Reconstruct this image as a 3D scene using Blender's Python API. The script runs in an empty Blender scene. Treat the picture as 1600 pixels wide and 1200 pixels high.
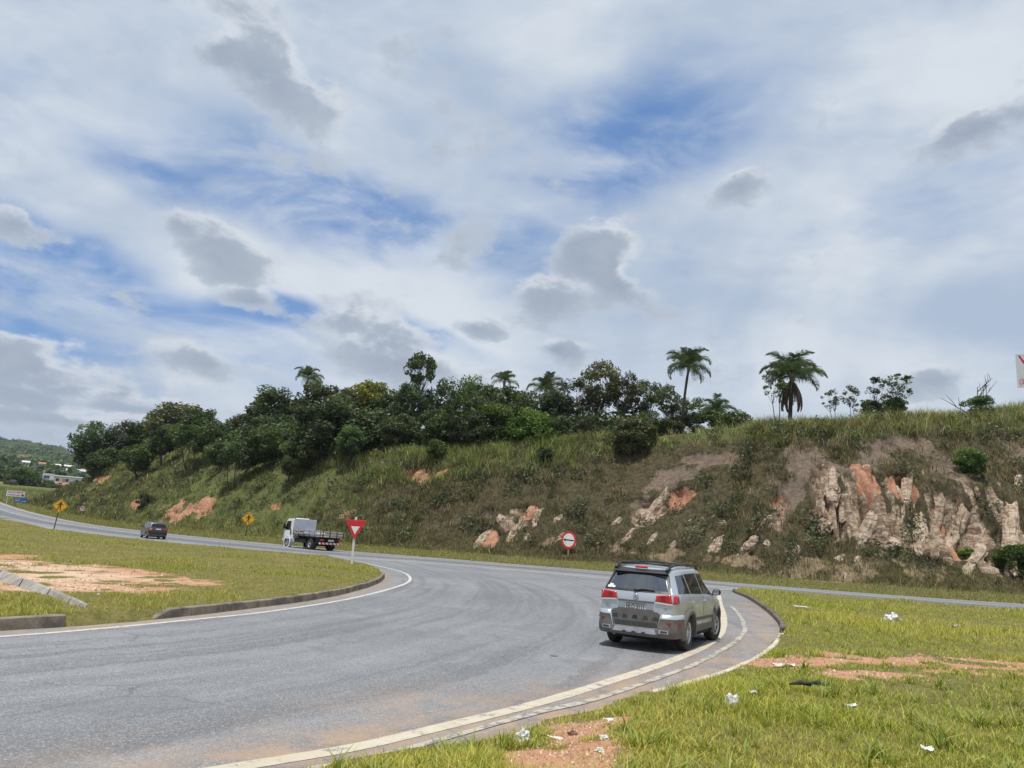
import bpy, bmesh, math, random
import numpy as np
from mathutils import Vector, Matrix

# ------------------------------------------------------------------ camera, sky, sun, exposure
SC = bpy.context.scene
COL = SC.collection
PITCH, ROLL, EYE = math.atan(243/1180), 0.069, 1.86
cam_d = bpy.data.cameras.new('camera'); cam = bpy.data.objects.new('camera', cam_d); COL.objects.link(cam)
_F = Vector((0, math.cos(PITCH), math.sin(PITCH))); _u = Vector((0, -math.sin(PITCH), math.cos(PITCH))); _r = Vector((1, 0, 0))
_R = math.cos(ROLL)*_r+math.sin(ROLL)*_u; _U = -math.sin(ROLL)*_r+math.cos(ROLL)*_u
cam.matrix_world = Matrix(((_R.x, _U.x, -_F.x, 0), (_R.y, _U.y, -_F.y, 0), (_R.z, _U.z, -_F.z, EYE), (0, 0, 0, 1)))
cam_d.sensor_width = 36; cam_d.lens = 36*1180/1600; cam_d.clip_start = .1; cam_d.clip_end = 12000
SC.camera = cam

SUN_AZ, SUN_EL = math.radians(196), math.radians(76)      # azimuth clockwise from +Y
sun_d = bpy.data.lights.new('sun', 'SUN'); sun = bpy.data.objects.new('sun', sun_d); COL.objects.link(sun)
sun_d.energy = 4.2; sun_d.angle = math.radians(2.0); sun_d.color = (1, .955, .88)
_sd = Vector((math.sin(SUN_AZ)*math.cos(SUN_EL), math.cos(SUN_AZ)*math.cos(SUN_EL), math.sin(SUN_EL)))
sun.rotation_euler = _sd.to_track_quat('Z', 'Y').to_euler(); sun.location = (30, 30, 80)

SC.view_settings.view_transform = 'Standard'; SC.view_settings.look = 'None'
SC.view_settings.gamma = 1; SC.view_settings.use_curve_mapping = False
SC.view_settings.exposure = 0.06
SC.cycles.max_bounces = 6; SC.cycles.transparent_max_bounces = 8

class NT:
    """tiny node-tree writer"""
    def __init__(s, tree): s.t = tree; s.n = tree.nodes; s.l = tree.links
    def new(s, typ, **kw):
        n = s.n.new(typ)
        for k, v in kw.items():
            if k == 'inp':
                for a, b in v.items(): s.put(n.inputs[a], b)
            else: setattr(n, k, v)
        return n
    def put(s, sock, v):
        if isinstance(v, bpy.types.NodeSocket): s.l.new(v, sock)
        else:
            if hasattr(sock.default_value, '__len__') and not isinstance(v, str):
                v = tuple(v)
                if len(sock.default_value) == 4 and len(v) == 3: v = v+(1,)
            sock.default_value = v
    def math(s, op, a, b=0., c=0., clamp=False):
        n = s.new('ShaderNodeMath', operation=op, use_clamp=clamp); s.put(n.inputs[0], a); s.put(n.inputs[1], b); s.put(n.inputs[2], c)
        return n.outputs[0]
    def vmath(s, op, a, b=(0, 0, 0), out=0):
        n = s.new('ShaderNodeVectorMath', operation=op); s.put(n.inputs[0], a)
        if op == 'SCALE': s.put(n.inputs['Scale'], b)
        else: s.put(n.inputs[1], b)
        return n.outputs['Value'] if op in ('LENGTH', 'DOT_PRODUCT') else n.outputs[0]
    def mix(s, fac, a, b, mode='MIX'):
        n = s.new('ShaderNodeMix', data_type='RGBA', blend_type=mode); n.clamp_factor = True
        s.put(n.inputs[0], fac); s.put(n.inputs[6], a); s.put(n.inputs[7], b); return n.outputs[2]
    def mapr(s, v, a, b, c=0., d=1., smooth=True):
        n = s.new('ShaderNodeMapRange', interpolation_type='SMOOTHSTEP' if smooth else 'LINEAR'); n.clamp = True
        s.put(n.inputs[0], v)
        for i, q in enumerate((a, b, c, d)): s.put(n.inputs[1+i], q)
        return n.outputs[0]
    def noise(s, vec, scale, detail=4., rough=.55, dist=0., out=0, dim='3D'):
        n = s.new('ShaderNodeTexNoise', noise_dimensions=dim)
        s.put(n.inputs['Vector'], vec); s.put(n.inputs['Scale'], scale); s.put(n.inputs['Detail'], detail)
        s.put(n.inputs['Roughness'], rough); s.put(n.inputs['Distortion'], dist); return n.outputs[out]
    def ramp(s, fac, stops):
        n = s.new('ShaderNodeValToRGB'); e = n.color_ramp.elements
        while len(e) < len(stops): e.new(.5)
        for q, (p, c) in zip(e, stops): q.position = p; q.color = tuple(c)+(1,) if len(c) == 3 else c
        s.put(n.inputs[0], fac); return n.outputs[0]

# ---- sky: clear blue (Nishita) seen through a high white veil, with grey cumulus below it
world = bpy.data.worlds.new('World'); SC.world = world; world.use_nodes = True
W = NT(world.node_tree); W.n.clear()
sky = W.new('ShaderNodeTexSky', sky_type='NISHITA'); sky.sun_disc = False
sky.sun_elevation = SUN_EL; sky.sun_rotation = SUN_AZ; sky.altitude = 800; sky.air_density = 1.0; sky.dust_density = .6; sky.ozone_density = 2.0
tc = W.new('ShaderNodeTexCoord'); D = tc.outputs['Generated']
sep = W.new('ShaderNodeSeparateXYZ', inp={0: D})
zc = W.math('ADD', W.math('MAXIMUM', sep.outputs[2], 0.), .16)
plane = W.new('ShaderNodeCombineXYZ', inp={0: W.math('DIVIDE', sep.outputs[0], zc), 1: W.math('DIVIDE', sep.outputs[1], zc), 2: 0.}).outputs[0]
dn = W.vmath('MULTIPLY', D, (1., 1., 1.7))
wn = W.vmath('SUBTRACT', W.noise(dn, 3.2, 4., .55, out=1), (.5, .5, .5))
warp_s = W.vmath('ADD', D, W.vmath('SCALE', wn, .15))
warp_c = W.vmath('ADD', D, W.vmath('SCALE', wn, .07))
puff_n = W.math('MULTIPLY', W.math('SUBTRACT', W.noise(dn, 10.5, 8., .62, .15), .5), 2.3)
fine_n = W.noise(W.vmath('MULTIPLY', D, (1., 1., 2.6)), 4.6, 7., .58, .4)
GAPS = [
    ((-0.497, 0.826, 0.266), -0.31, (0.219, 0.045), 0.50),
    ((-0.310, 0.918, 0.245), -0.14, (0.121, 0.026), 0.50),
    ((-0.224, 0.894, 0.388), -0.18, (0.226, 0.053), 0.60),
    ((-0.160, 0.922, 0.352), -0.37, (0.074, 0.033), 0.50),
    ((-0.395, 0.835, 0.385), -0.25, (0.121, 0.027), 0.70),
    ((0.137, 0.852, 0.506), 0.38, (0.167, 0.075), 0.60),
    ((0.116, 0.866, 0.486), 0.33, (0.088, 0.048), 0.50),
    ((-0.096, 0.966, 0.240), -0.07, (0.084, 0.015), 0.60),
    ((-0.513, 0.832, 0.213), -0.07, (0.145, 0.028), 0.60),
    ((-0.029, 0.929, 0.369), -0.11, (0.092, 0.042), 0.80),
    ((-0.530, 0.839, 0.128), -0.07, (0.086, 0.014), 0.80),
]
PUFFS = [
    ((-0.498, 0.856, 0.141), -0.07, (0.277, 0.036), 0.50),
    ((-0.409, 0.908, 0.087), -0.02, (0.223, 0.025), 0.50),
    ((-0.307, 0.807, 0.504), -0.52, (0.123, 0.064), 0.45),
    ((-0.358, 0.775, 0.520), 0.07, (0.042, 0.040), 0.60),
    ((-0.231, 0.937, 0.261), -0.14, (0.110, 0.060), 0.35),
    ((-0.178, 0.956, 0.231), -0.11, (0.109, 0.046), 0.50),
    ((-0.325, 0.908, 0.264), -0.11, (0.072, 0.023), 0.60),
    ((-0.531, 0.833, 0.156), -0.18, (0.125, 0.048), 0.35),
    ((-0.549, 0.827, 0.121), -0.04, (0.154, 0.027), 0.40),
    ((-0.527, 0.844, 0.100), -0.00, (0.187, 0.019), 0.50),
    ((-0.450, 0.885, 0.120), -0.07, (0.142, 0.024), 0.60),
    ((-0.381, 0.907, 0.182), -0.04, (0.111, 0.034), 0.40),
    ((-0.365, 0.876, 0.315), -0.37, (0.085, 0.039), 0.60),
    ((-0.414, 0.845, 0.339), -0.37, (0.077, 0.031), 0.80),
    ((-0.549, 0.778, 0.307), -0.11, (0.071, 0.024), 0.60),
    ((0.092, 0.926, 0.367), -0.54, (0.072, 0.054), 0.50),
    ((0.128, 0.935, 0.330), -0.37, (0.072, 0.034), 0.50),
    ((0.044, 0.950, 0.311), 0.07, (0.059, 0.037), 0.55),
    ((-0.043, 0.963, 0.267), -0.07, (0.054, 0.015), 0.60),
    ((0.068, 0.965, 0.253), -0.02, (0.047, 0.017), 0.50),
    ((0.259, 0.861, 0.438), 0.07, (0.053, 0.030), 0.60),
    ((0.490, 0.734, 0.471), 0.21, (0.085, 0.026), 0.75),
    ((0.484, 0.848, 0.216), 0.07, (0.064, 0.026), 0.70),
    ((-0.152, 0.966, 0.210), -0.11, (0.146, 0.032), 0.70),
    ((-0.448, 0.888, 0.101), 0.07, (0.066, 0.018), 0.70),
]
def blob(vec, c, rot, s, soft):
    """elliptical patch of sky round direction c; returns 1 - normalised distance, and height inside the patch"""
    c = Vector(c).normalized(); e1 = Vector((c.y, -c.x, 0)).normalized(); e2 = e1.cross(c)
    t1 = math.cos(rot)*e1+math.sin(rot)*e2; t2 = -math.sin(rot)*e1+math.cos(rot)*e2
    m = Matrix((t1, t2, t1.cross(t2))).transposed()
    n = W.new('ShaderNodeMapping', vector_type='TEXTURE')
    W.put(n.inputs[0], vec); n.inputs[1].default_value = c; n.inputs[2].default_value = m.to_euler(); n.inputs[3].default_value = (s[0], s[1], .6)
    return W.math('SUBTRACT', 1., W.vmath('LENGTH', n.outputs[0])), n
def vmax(L):
    a = L[0]
    for b in L[1:]: a = W.math('MAXIMUM', a, b)
    return a
cov_n = W.noise(plane, 1.15, 5., .58, .4)
n_gap = W.math('MULTIPLY', W.mapr(cov_n, .43, .33), .35)      # open blue where the veil is thin
gap = W.math('MAXIMUM', n_gap, vmax([W.mapr(blob(warp_s, *b)[0], -b[3], b[3]) for b in GAPS]))
gap = W.math('MULTIPLY', gap, W.mapr(fine_n, .68, .40, .2, .95))
veil = W.math('SUBTRACT', 1., W.math('MULTIPLY', gap, .97))
broad = W.noise(dn, 1.9, 5., .55, .6); mott = W.noise(W.vmath('MULTIPLY', D, (1., 1., 2.4)), 3.8, 7., .56, .4)
veil_col = W.mix(W.mapr(W.math('ADD', W.math('MULTIPLY', broad, .6), W.math('MULTIPLY', mott, .4)), .41, .63), (4.1, 5.0, 6.4), (6.6, 7.15, 7.8))
bluesky = W.mix(.6, W.mix(1., sky.outputs[0], (1.1, 1.2, 1.25), 'MULTIPLY'), (.95, 2.5, 6.0))
base = W.mix(veil, bluesky, veil_col)
cum_n = W.mapr(W.noise(plane, 1.9, 6., .6, .3), .64, .80, -.3, .25, False)
pb = [blob(warp_c, *b) for b in PUFFS]; dens = W.math('ADD', W.math('MAXIMUM', cum_n, vmax([W.math('MULTIPLY', q, .9) for q, _ in pb])), W.math('ADD', W.math('MULTIPLY', puff_n, 1.15), W.math('MULTIPLY', W.math('SUBTRACT', W.noise(dn, 5., 3., .5), .5), 1.6)))
cum = W.mapr(dens, -.02, .36); core = W.mapr(dens, .05, .85)
top = vmax([W.math('MULTIPLY', W.mapr(q, -.2, .25), W.mapr(W.new('ShaderNodeSeparateXYZ', inp={0: n.outputs[0]}).outputs[1], -.1, .75)) for q, n in pb])
grey = W.mix(core, (5.1, 5.75, 6.7), (3.0, 3.6, 4.55)); grey = W.mix(W.mapr(puff_n, -.3, .35, 0., .5), grey, (4.6, 5.15, 5.95))
cum_col = W.mix(W.math('MULTIPLY', top, W.mapr(core, .8, .1, .0, .7)), grey, (7.4, 7.75, 8.2))
skyc = W.mix(W.math('MULTIPLY', cum, .93), base, cum_col)
skyc = W.mix(W.mapr(sep.outputs[2], .02, -.06), skyc, (1.6, 1.7, 1.6))
world.cycles.sampling_method = 'MANUAL'; world.cycles.sample_map_resolution = 256
bg = W.new('ShaderNodeBackground', inp={0: skyc, 1: .1})
W.l.new(bg.outputs[0], W.new('ShaderNodeOutputWorld').inputs[0])

# ------------------------------------------------------------------ helpers
RNG = np.random.default_rng(7); random.seed(7)
def tag(o, label=None, cat=None, group=None, kind=None):
    for k, v in (('label', label), ('category', cat), ('group', group), ('kind', kind)):
        if v: o[k] = v
    return o
def link(name, me, mat=None, parent=None, loc=None, rot=None, scale=None):
    o = bpy.data.objects.new(name, me); COL.objects.link(o)
    if mat is not None and me is not None and not me.materials:
        for m in (mat if isinstance(mat, (list, tuple)) else [mat]): me.materials.append(m)
    if parent: o.parent = parent
    if loc is not None: o.location = loc
    if rot is not None: o.rotation_euler = rot
    if scale is not None: o.scale = scale
    return o
def empty(name, loc=(0, 0, 0), rz=0., scale=1.):
    o = bpy.data.objects.new(name, None); COL.objects.link(o); o.location = loc; o.rotation_euler = (0, 0, rz); o.scale = (scale,)*3
    o.empty_display_size = .3; return o
def mesh_np(name, V, F, smooth=False, attrs=None, cols=None):
    """mesh from numpy arrays; F is (M,3) or (M,4) or a list of such"""
    me = bpy.data.meshes.new(name); V = np.ascontiguousarray(V, np.float32)
    Fs = F if isinstance(F, list) else [F]; Fs = [np.ascontiguousarray(f, np.int32) for f in Fs if len(f)]
    loops = np.concatenate([f.ravel() for f in Fs]); tot = np.concatenate([np.full(len(f), f.shape[1], np.int32) for f in Fs])
    me.vertices.add(len(V)); me.vertices.foreach_set('co', V.ravel())
    me.loops.add(len(loops)); me.loops.foreach_set('vertex_index', loops)
    me.polygons.add(len(tot)); me.polygons.foreach_set('loop_start', np.concatenate([[0], np.cumsum(tot)[:-1]]).astype(np.int32))
    me.update(calc_edges=True)
    if smooth: me.polygons.foreach_set('use_smooth', np.ones(len(tot), bool))
    for k, a in (attrs or {}).items():
        at = me.attributes.new(k, 'FLOAT', 'POINT'); at.data.foreach_set('value', np.ascontiguousarray(a, np.float32).ravel())
    if cols is not None:
        at = me.attributes.new('Col', 'FLOAT_COLOR', 'POINT')
        c = np.ones((len(V), 4), np.float32); c[:, :3] = cols; at.data.foreach_set('color', c.ravel())
    return me
class MB:
    """collects simple solids into one mesh"""
    def __init__(s): s.v = []; s.f = []
    def add(s, V, F):
        b = len(s.v); s.v += [tuple(p) for p in V]; s.f += [tuple(b+i for i in f) for f in F]; return s
    def box(s, x0, x1, y0, y1, z0, z1, M=None):
        V = [Vector((x, y, z)) for z in (z0, z1) for y in (y0, y1) for x in (x0, x1)]
        if M: V = [M @ v for v in V]
        return s.add(V, [(0, 2, 3, 1), (4, 5, 7, 6), (0, 1, 5, 4), (2, 6, 7, 3), (0, 4, 6, 2), (1, 3, 7, 5)])
    def tube(s, P, R, n=8, cap=True):
        P = [Vector(p) for p in P]; R = [float(q) for q in R] if hasattr(R, "__len__") else [R]*len(P); V = []; F = []
        for i, p in enumerate(P):
            d = (P[min(i+1, len(P)-1)]-P[max(i-1, 0)]).normalized()
            a = d.cross(Vector((0, 0, 1)) if abs(d.z) < .9 else Vector((1, 0, 0))).normalized(); b = d.cross(a)
            for k in range(n): V.append(p+R[i]*(math.cos(2*math.pi*k/n)*a+math.sin(2*math.pi*k/n)*b))
        for i in range(len(P)-1):
            for k in range(n): F.append((i*n+k, i*n+(k+1) % n, (i+1)*n+(k+1) % n, (i+1)*n+k))
        if cap: F += [tuple(range(n))[::-1], tuple(range((len(P)-1)*n, len(P)*n))]
        return s.add(V, F)
    def lathe(s, prof, c, axis='y', n=28):
        """prof = (radius, offset along axis) pairs"""
        V = []; F = []; c = Vector(c)
        for r, h in prof:
            for k in range(n):
                a = 2*math.pi*k/n
                V.append(c+(Vector((r*math.cos(a), h, r*math.sin(a))) if axis == 'y' else Vector((r*math.cos(a), r*math.sin(a), h)) if axis == 'z' else Vector((h, r*math.cos(a), r*math.sin(a)))))
        for i in range(len(prof)-1):
            for k in range(n): F.append((i*n+k, i*n+(k+1) % n, (i+1)*n+(k+1) % n, (i+1)*n+k))
        return s.add(V, F)
    def prism(s, poly, a0, a1, axis='y'):
        """polygon in the two other axes, extruded along axis"""
        n = len(poly); put = {'y': lambda p, q, h: (p, h, q), 'x': lambda p, q, h: (h, p, q), 'z': lambda p, q, h: (p, q, h)}[axis]
        V = [put(p, q, a0) for p, q in poly]+[put(p, q, a1) for p, q in poly]
        return s.add(V, [tuple(range(n)), tuple(range(2*n-1, n-1, -1))]+[(i, i+n, (i+1) % n+n, (i+1) % n) for i in range(n)])
    def mesh(s, name, bevel=0., smooth=False, seg=1):
        me = bpy.data.meshes.new(name); bm = bmesh.new(); vs = [bm.verts.new(v) for v in s.v]
        for f in s.f:
            try: bm.faces.new([vs[i] for i in f])
            except ValueError: pass
        bmesh.ops.delete(bm, geom=[v for v in bm.verts if not v.link_faces], context='VERTS'); bmesh.ops.recalc_face_normals(bm, faces=bm.faces)
        if bevel: bmesh.ops.bevel(bm, geom=[e for e in bm.edges if len(e.link_faces) == 2 and e.calc_face_angle(0) > .5], offset=bevel, segments=seg, affect='EDGES', clamp_overlap=True)
        for f in bm.faces: f.smooth = smooth
        bm.to_mesh(me); bm.free(); return me
    def build(s, name, mat, parent=None, bevel=0., smooth=False, seg=1, **kw): return link(name, s.mesh(name, bevel, smooth, seg), mat, parent, **kw)
def _hash(i, j, k, seed):
    n = (i*374761393+j*668265263+k*2147483647+seed*974634777) & 0xffffffff
    n = ((n ^ (n >> 13))*1274126177) & 0xffffffff
    return ((n ^ (n >> 16)) & 0xffff)/65535.
def vnoise(x, y, z=None, seed=0):
    x = np.asarray(x, float); y = np.asarray(y, float); z = np.zeros_like(x) if z is None else np.asarray(z, float)
    i = np.floor(x).astype(np.int64); j = np.floor(y).astype(np.int64); k = np.floor(z).astype(np.int64)
    u, v, w = x-i, y-j, z-k; u, v, w = (q*q*(3-2*q) for q in (u, v, w)); r = 0
    for a in (0, 1):
        for b in (0, 1):
            for c in (0, 1):
                r = r+_hash(i+a, j+b, k+c, seed)*(u if a else 1-u)*(v if b else 1-v)*(w if c else 1-w)
    return r
def fbm(x, y, z=None, oct=4, seed=0, gain=.5):
    r = 0; a = 1; t = 0
    for o in range(oct):
        r = r+a*vnoise(x, y, z, seed+o); t += a; a *= gain; x = np.asarray(x)*2.03+13.7; y = np.asarray(y)*2.03+7.3; z = None if z is None else np.asarray(z)*2.03
    return r/t
def sstep(a, b, x): q = np.clip((np.asarray(x, float)-a)/(b-a), 0, 1); return q*q*(3-2*q)

# ------------------------------------------------------------------ materials
def newmat(name):
    m = bpy.data.materials.new(name); m.use_nodes = True; t = NT(m.node_tree); t.n.clear()
    out = t.new('ShaderNodeOutputMaterial'); b = t.new('ShaderNodeBsdfPrincipled'); t.l.new(b.outputs[0], out.inputs[0])
    return m, t, b, out
def pos(t): return t.new('ShaderNodeNewGeometry').outputs['Position']
def ocoord(t): return t.new('ShaderNodeTexCoord').outputs['Object']
def plain(name, col, rough=.6, metal=0., var=.15, scale=6., bump=0., coat=0., spec=.5, dirt=0.):
    m, t, b, out = newmat(name); p = ocoord(t)
    n = t.noise(p, scale, 5., .6)
    c = t.mix(t.mapr(n, .3, .7), [q*(1-var) for q in col], [min(1, q*(1+var)) for q in col])
    if dirt: c = t.mix(t.math('MULTIPLY', t.mapr(t.noise(p, 3.1, 6., .65), .42, .7), dirt), c, (.2, .13, .085))
    t.put(b.inputs['Base Color'], c); t.put(b.inputs['Metallic'], metal)
    t.put(b.inputs['Roughness'], t.mapr(n, .2, .8, max(0, rough-.08), min(1, rough+.08))); t.put(b.inputs['Specular IOR Level'], spec)
    if coat: t.put(b.inputs['Coat Weight'], coat); t.put(b.inputs['Coat Roughness'], .08)
    if bump:
        bn = t.new('ShaderNodeBump', inp={'Strength': bump, 'Distance': .02, 'Height': t.noise(p, scale*6, 5., .6)}); t.l.new(bn.outputs[0], b.inputs['Normal'])
    return m
def attr(t, name, out='Fac'): return t.new('ShaderNodeAttribute', attribute_name=name).outputs[out]
def foliage_out(t, b, out, col, rough=.55, trans=.3, tcol=None):
    t.put(b.inputs['Base Color'], col); t.put(b.inputs['Roughness'], rough); t.put(b.inputs['Specular IOR Level'], .3)
    tr = t.new('ShaderNodeBsdfTranslucent', inp={0: t.mix(1., col, tcol or (1.15, 1.25, .6), 'MULTIPLY')})
    mx = t.new('ShaderNodeMixShader', inp={0: trans}); t.l.new(b.outputs[0], mx.inputs[1]); t.l.new(tr.outputs[0], mx.inputs[2]); t.l.new(mx.outputs[0], out.inputs[0])
def leafmat(name, c0, c1, c2, trans=.25):
    """c0 dark old leaves, c1 usual, c2 young; each tree shifts a little by its own random number"""
    m, t, b, out = newmat(name)
    v = attr(t, 'v'); oi = t.new('ShaderNodeObjectInfo').outputs['Random']
    c = t.ramp(v, [(0, c0), (.55, c1), (1, c2)])
    hs = t.new('ShaderNodeHueSaturation', inp={'Hue': t.mapr(oi, 0, 1, .475, .52, False), 'Saturation': t.mapr(t.math('FRACT', t.math('MULTIPLY', oi, 7.3)), 0, 1, .8, 1.1, False),
                                               'Value': t.mapr(t.math('FRACT', t.math('MULTIPLY', oi, 3.7)), 0, 1, .75, 1.3, False), 'Color': c}).outputs[0]
    foliage_out(t, b, out, hs, .5, trans); return m
def bladesmat(name, trans=.3):
    m, t, b, out = newmat(name); foliage_out(t, b, out, attr(t, 'Col', 'Color'), .6, trans); return m
M = {}
M['blades'] = bladesmat('grass_blades')
M['leaf_dark'] = leafmat('leaf_dark', (.030, .046, .020), (.064, .095, .034), (.15, .195, .065))
M['leaf_mid'] = leafmat('leaf_mid', (.045, .075, .022), (.085, .135, .035), (.15, .21, .055))
M['leaf_yellow'] = leafmat('leaf_yellow', (.10, .105, .03), (.19, .185, .05), (.30, .27, .08))
M['leaf_olive'] = leafmat('leaf_olive', (.05, .06, .03), (.095, .11, .05), (.16, .17, .08))
M['leaf_bright'] = leafmat('leaf_bright', (.07, .12, .02), (.14, .22, .03), (.22, .30, .05))
M['leaf_palm'] = leafmat('leaf_palm', (.05, .08, .035), (.09, .135, .06), (.15, .19, .085))
M['leaf_dead'] = leafmat('leaf_dead', (.05, .035, .025), (.10, .07, .05), (.16, .115, .08), .1)
M['bark'] = plain('bark', (.055, .045, .036), .9, var=.4, scale=5., bump=.5)
M['bark_pale'] = plain('bark_pale', (.16, .135, .11), .9, var=.35, scale=4., bump=.5)

# ------------------------------------------------------------------ layout of the roads (metres; camera at the origin looking along +Y)
def catmull(P, n=7):
    P = np.asarray(P, float); out = []
    Q = np.vstack([2*P[0]-P[1], P, 2*P[-1]-P[-2]])
    for i in range(1, len(Q)-2):
        p0, p1, p2, p3 = Q[i-1:i+3]
        for k in range(n):
            t = k/n
            out.append(.5*((2*p1)+(-p0+p2)*t+(2*p0-5*p1+4*p2-p3)*t*t+(-p0+3*p1-3*p2+p3)*t**3))
    out.append(Q[-2]); return np.array(out)
FAR = [(220,85),(120,66),(70,56.5),(35.4,51.2),(25,50.8),(15,54),(8.6,58.5),(-2,62),(-9.5,64.2),(-14,66.3),(-21,71.3),(-29.7,78),
       (-40.6,88.3),(-66.8,117),(-94,145),(-130,183),(-190,250),(-265,320)]
NEAR = [(216,73),(118,54.5),(69,45),(34,39.8),(21.5,40.2),(12,44),(4.5,47),(-5,50.5),(-12,49.2),(-17,51),(-23.5,54),(-30,59),
        (-39,67),(-61,94),(-88,125),(-121,165),(-181,236),(-256,308)]
FARC = catmull(FAR); NEARC = catmull(NEAR)
FAR_S = np.concatenate([[0], np.cumsum(np.linalg.norm(np.diff(FARC, axis=0), axis=1))])
def near_seg(x, y, L, closed=False):
    """distance to polyline, arc parameter index, side sign"""
    x = np.asarray(x, float).ravel(); y = np.asarray(y, float).ravel()
    P = np.vstack([L, L[:1]]) if closed else np.asarray(L)
    best = np.full(x.shape, 1e18); bs = np.zeros(x.shape); sg = np.zeros(x.shape)
    acc = 0.
    for a, b in zip(P[:-1], P[1:]):
        d = b-a; l2 = d@d
        if l2 < 1e-12: continue
        l = math.sqrt(l2)
        t = np.clip(((x-a[0])*d[0]+(y-a[1])*d[1])/l2, 0, 1)
        ex = x-a[0]-t*d[0]; ey = y-a[1]-t*d[1]
        q = ex*ex+ey*ey; m = q < best
        best[m] = q[m]; bs[m] = acc+t[m]*l
        sg[m] = np.sign(d[0]*ey[m]-d[1]*ex[m]); acc += l
    return np.sqrt(best), bs, sg
def road_st(x, y):
    d, s, sg = near_seg(x, y, FARC)
    return s, -d*sg      # going left along the road the hill lies on the right hand
def rise(x, y):
    u = -.68*np.asarray(x)+.73*np.asarray(y)
    v = np.clip(u-105, 0, 70)
    return 5e-4*v*v+.05*np.clip(u-175, 0, 170)
CREST = [(0, 16), (100, 18), (166, 19), (175.5, 17.1), (183.4, 16.1), (191.3, 14.5), (206, 14), (215, 13.8), (218, 13.1), (223, 12.3), (229.5, 11.4), (240, 10.5),
         (250, 10.3), (262, 10.6), (284, 12.3), (305, 13.6), (320, 13.4), (329, 11.2), (334, 7.8), (342.5, 5.2), (349, 2.8), (353, 1.5), (360, .5), (380, .3), (600, .3)]
_cs, _ch = np.array(CREST).T
def crest_h(s): return np.interp(s, _cs, _ch)-.45*sstep(1, 8, np.interp(s, _cs, _ch))
def crest_t(s): return 4+.95*crest_h(s)
def hill_h(s, t):
    """height of the cutting above the road at distance t from the far road edge"""
    hc = crest_h(s); tc_ = crest_t(s)
    k = sstep(178, 183, s)*sstep(205, 199, s); w = (t-9.3)/2.6; t = t+np.where(t > 4, k*3.3*w*np.exp(-1.2*w*w), 0)
    verge = .55*sstep(0, 4, t)*np.minimum(1, hc/2)
    q = np.clip((t-4)/np.maximum(tc_-4, .3), 0, 1)
    z = verge+(hc-np.minimum(.55, hc*.3))*(q**.92)
    return z+np.clip(t-tc_, 0, 45)*.05*np.minimum(1, hc/8)
def land(x, y):
    s, t = road_st(x, y)
    return rise(np.ravel(x), np.ravel(y))+np.where(t > 0, hill_h(s, t), 0.)
RE = np.array([(-30, -25), (-16, -10.2), (-9, -2.2), (-5, 2.3), (-2.7, 4.95), (-1.6, 6.2), (-1.06, 6.77), (-.41, 7.4), (.08, 7.83), (.7, 8.7), (1.17, 9.24), (1.78, 10.28), (2.42, 11.06), (3.69, 12.85),
               (5.13, 15.38), (6.44, 18.15), (7.5, 20.76), (8.42, 23.58), (10.0, 29.7), (11.3, 35.6), (12.2, 40.6), (13.5, 43.6)])
LE = np.array([(-11, 49.4), (-9.0, 44.77), (-6.6, 39.9), (-5.3, 35.4), (-4.6, 31.5), (-4.27, 27.3), (-4.42, 22.51), (-4.84, 19.46), (-5.32, 17.5), (-5.85, 15.5), (-6.2, 14.4), (-6.5, 13.6),
               (-6.9, 12.81), (-7.43, 11.98), (-9.1, 9.4), (-12.6, 4.4), (-20, -5), (-35, -22)])
REC, LEC = catmull(RE, 4), catmull(LE, 4)
RAMP = np.vstack([REC, [(10, 47), (-4, 52), (-11, 51)], LEC])
MAIN = np.vstack([NEARC, FARC[::-1]])
def inside(x, y, P):
    x = np.ravel(x); y = np.ravel(y); r = np.zeros(x.shape, bool); a = P; b = np.roll(P, -1, 0)
    for (x0, y0), (x1, y1) in zip(a, b):
        if y0 == y1: continue
        c = ((y0 > y) != (y1 > y)) & (x < (x1-x0)*(y-y0)/(y1-y0)+x0); r ^= c
    return r
def road_sd(x, y):
    """signed distance to the paved surfaces, negative on the asphalt"""
    x = np.ravel(x); y = np.ravel(y); out = np.full(x.shape, 1e9)
    for P in (RAMP, MAIN):
        d = near_seg(x, y, P, True)[0]; d = np.where(inside(x, y, P), -d, d); out = np.minimum(out, d)
    return out
def ell(x, y, cx, cy, a, b, rot=0.):
    c, s = math.cos(rot), math.sin(rot); u = ((x-cx)*c+(y-cy)*s)/a; v = (-(x-cx)*s+(y-cy)*c)/b
    return np.sqrt(u*u+v*v)
BARE = [(6.6, 14.5, 2.6, .7, .18), (9.7, 15.4, 2.6, .65, .2), (4.6, 13.6, .8, .7, .3), (5.9, 12.35, 1.1, .35, .35), (8.6, 13.6, 1.8, .28, .3), (.85, 7.35, .38, .95, -.1), (.55, 6.4, .5, .6, 0), (1.0, 8.15, .55, .28, .5),
        (-11.9, 20.6, 3.4, 3.4, .4), (-15.5, 23.8, 3.4, 1.9, -.2), (-9.6, 18.0, 1.6, 1.8, .5), (-18.5, 26, 4, 1.9, -.3)]
PALE = [(-12.2, 20.8, 3.0, 2.6, .5), (-15.0, 23.2, 3.2, 1.3, -.1), (-9.6, 17.9, 1.5, 1.2, .6), (-9.0, 16.6, .9, .6, .6)]
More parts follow.
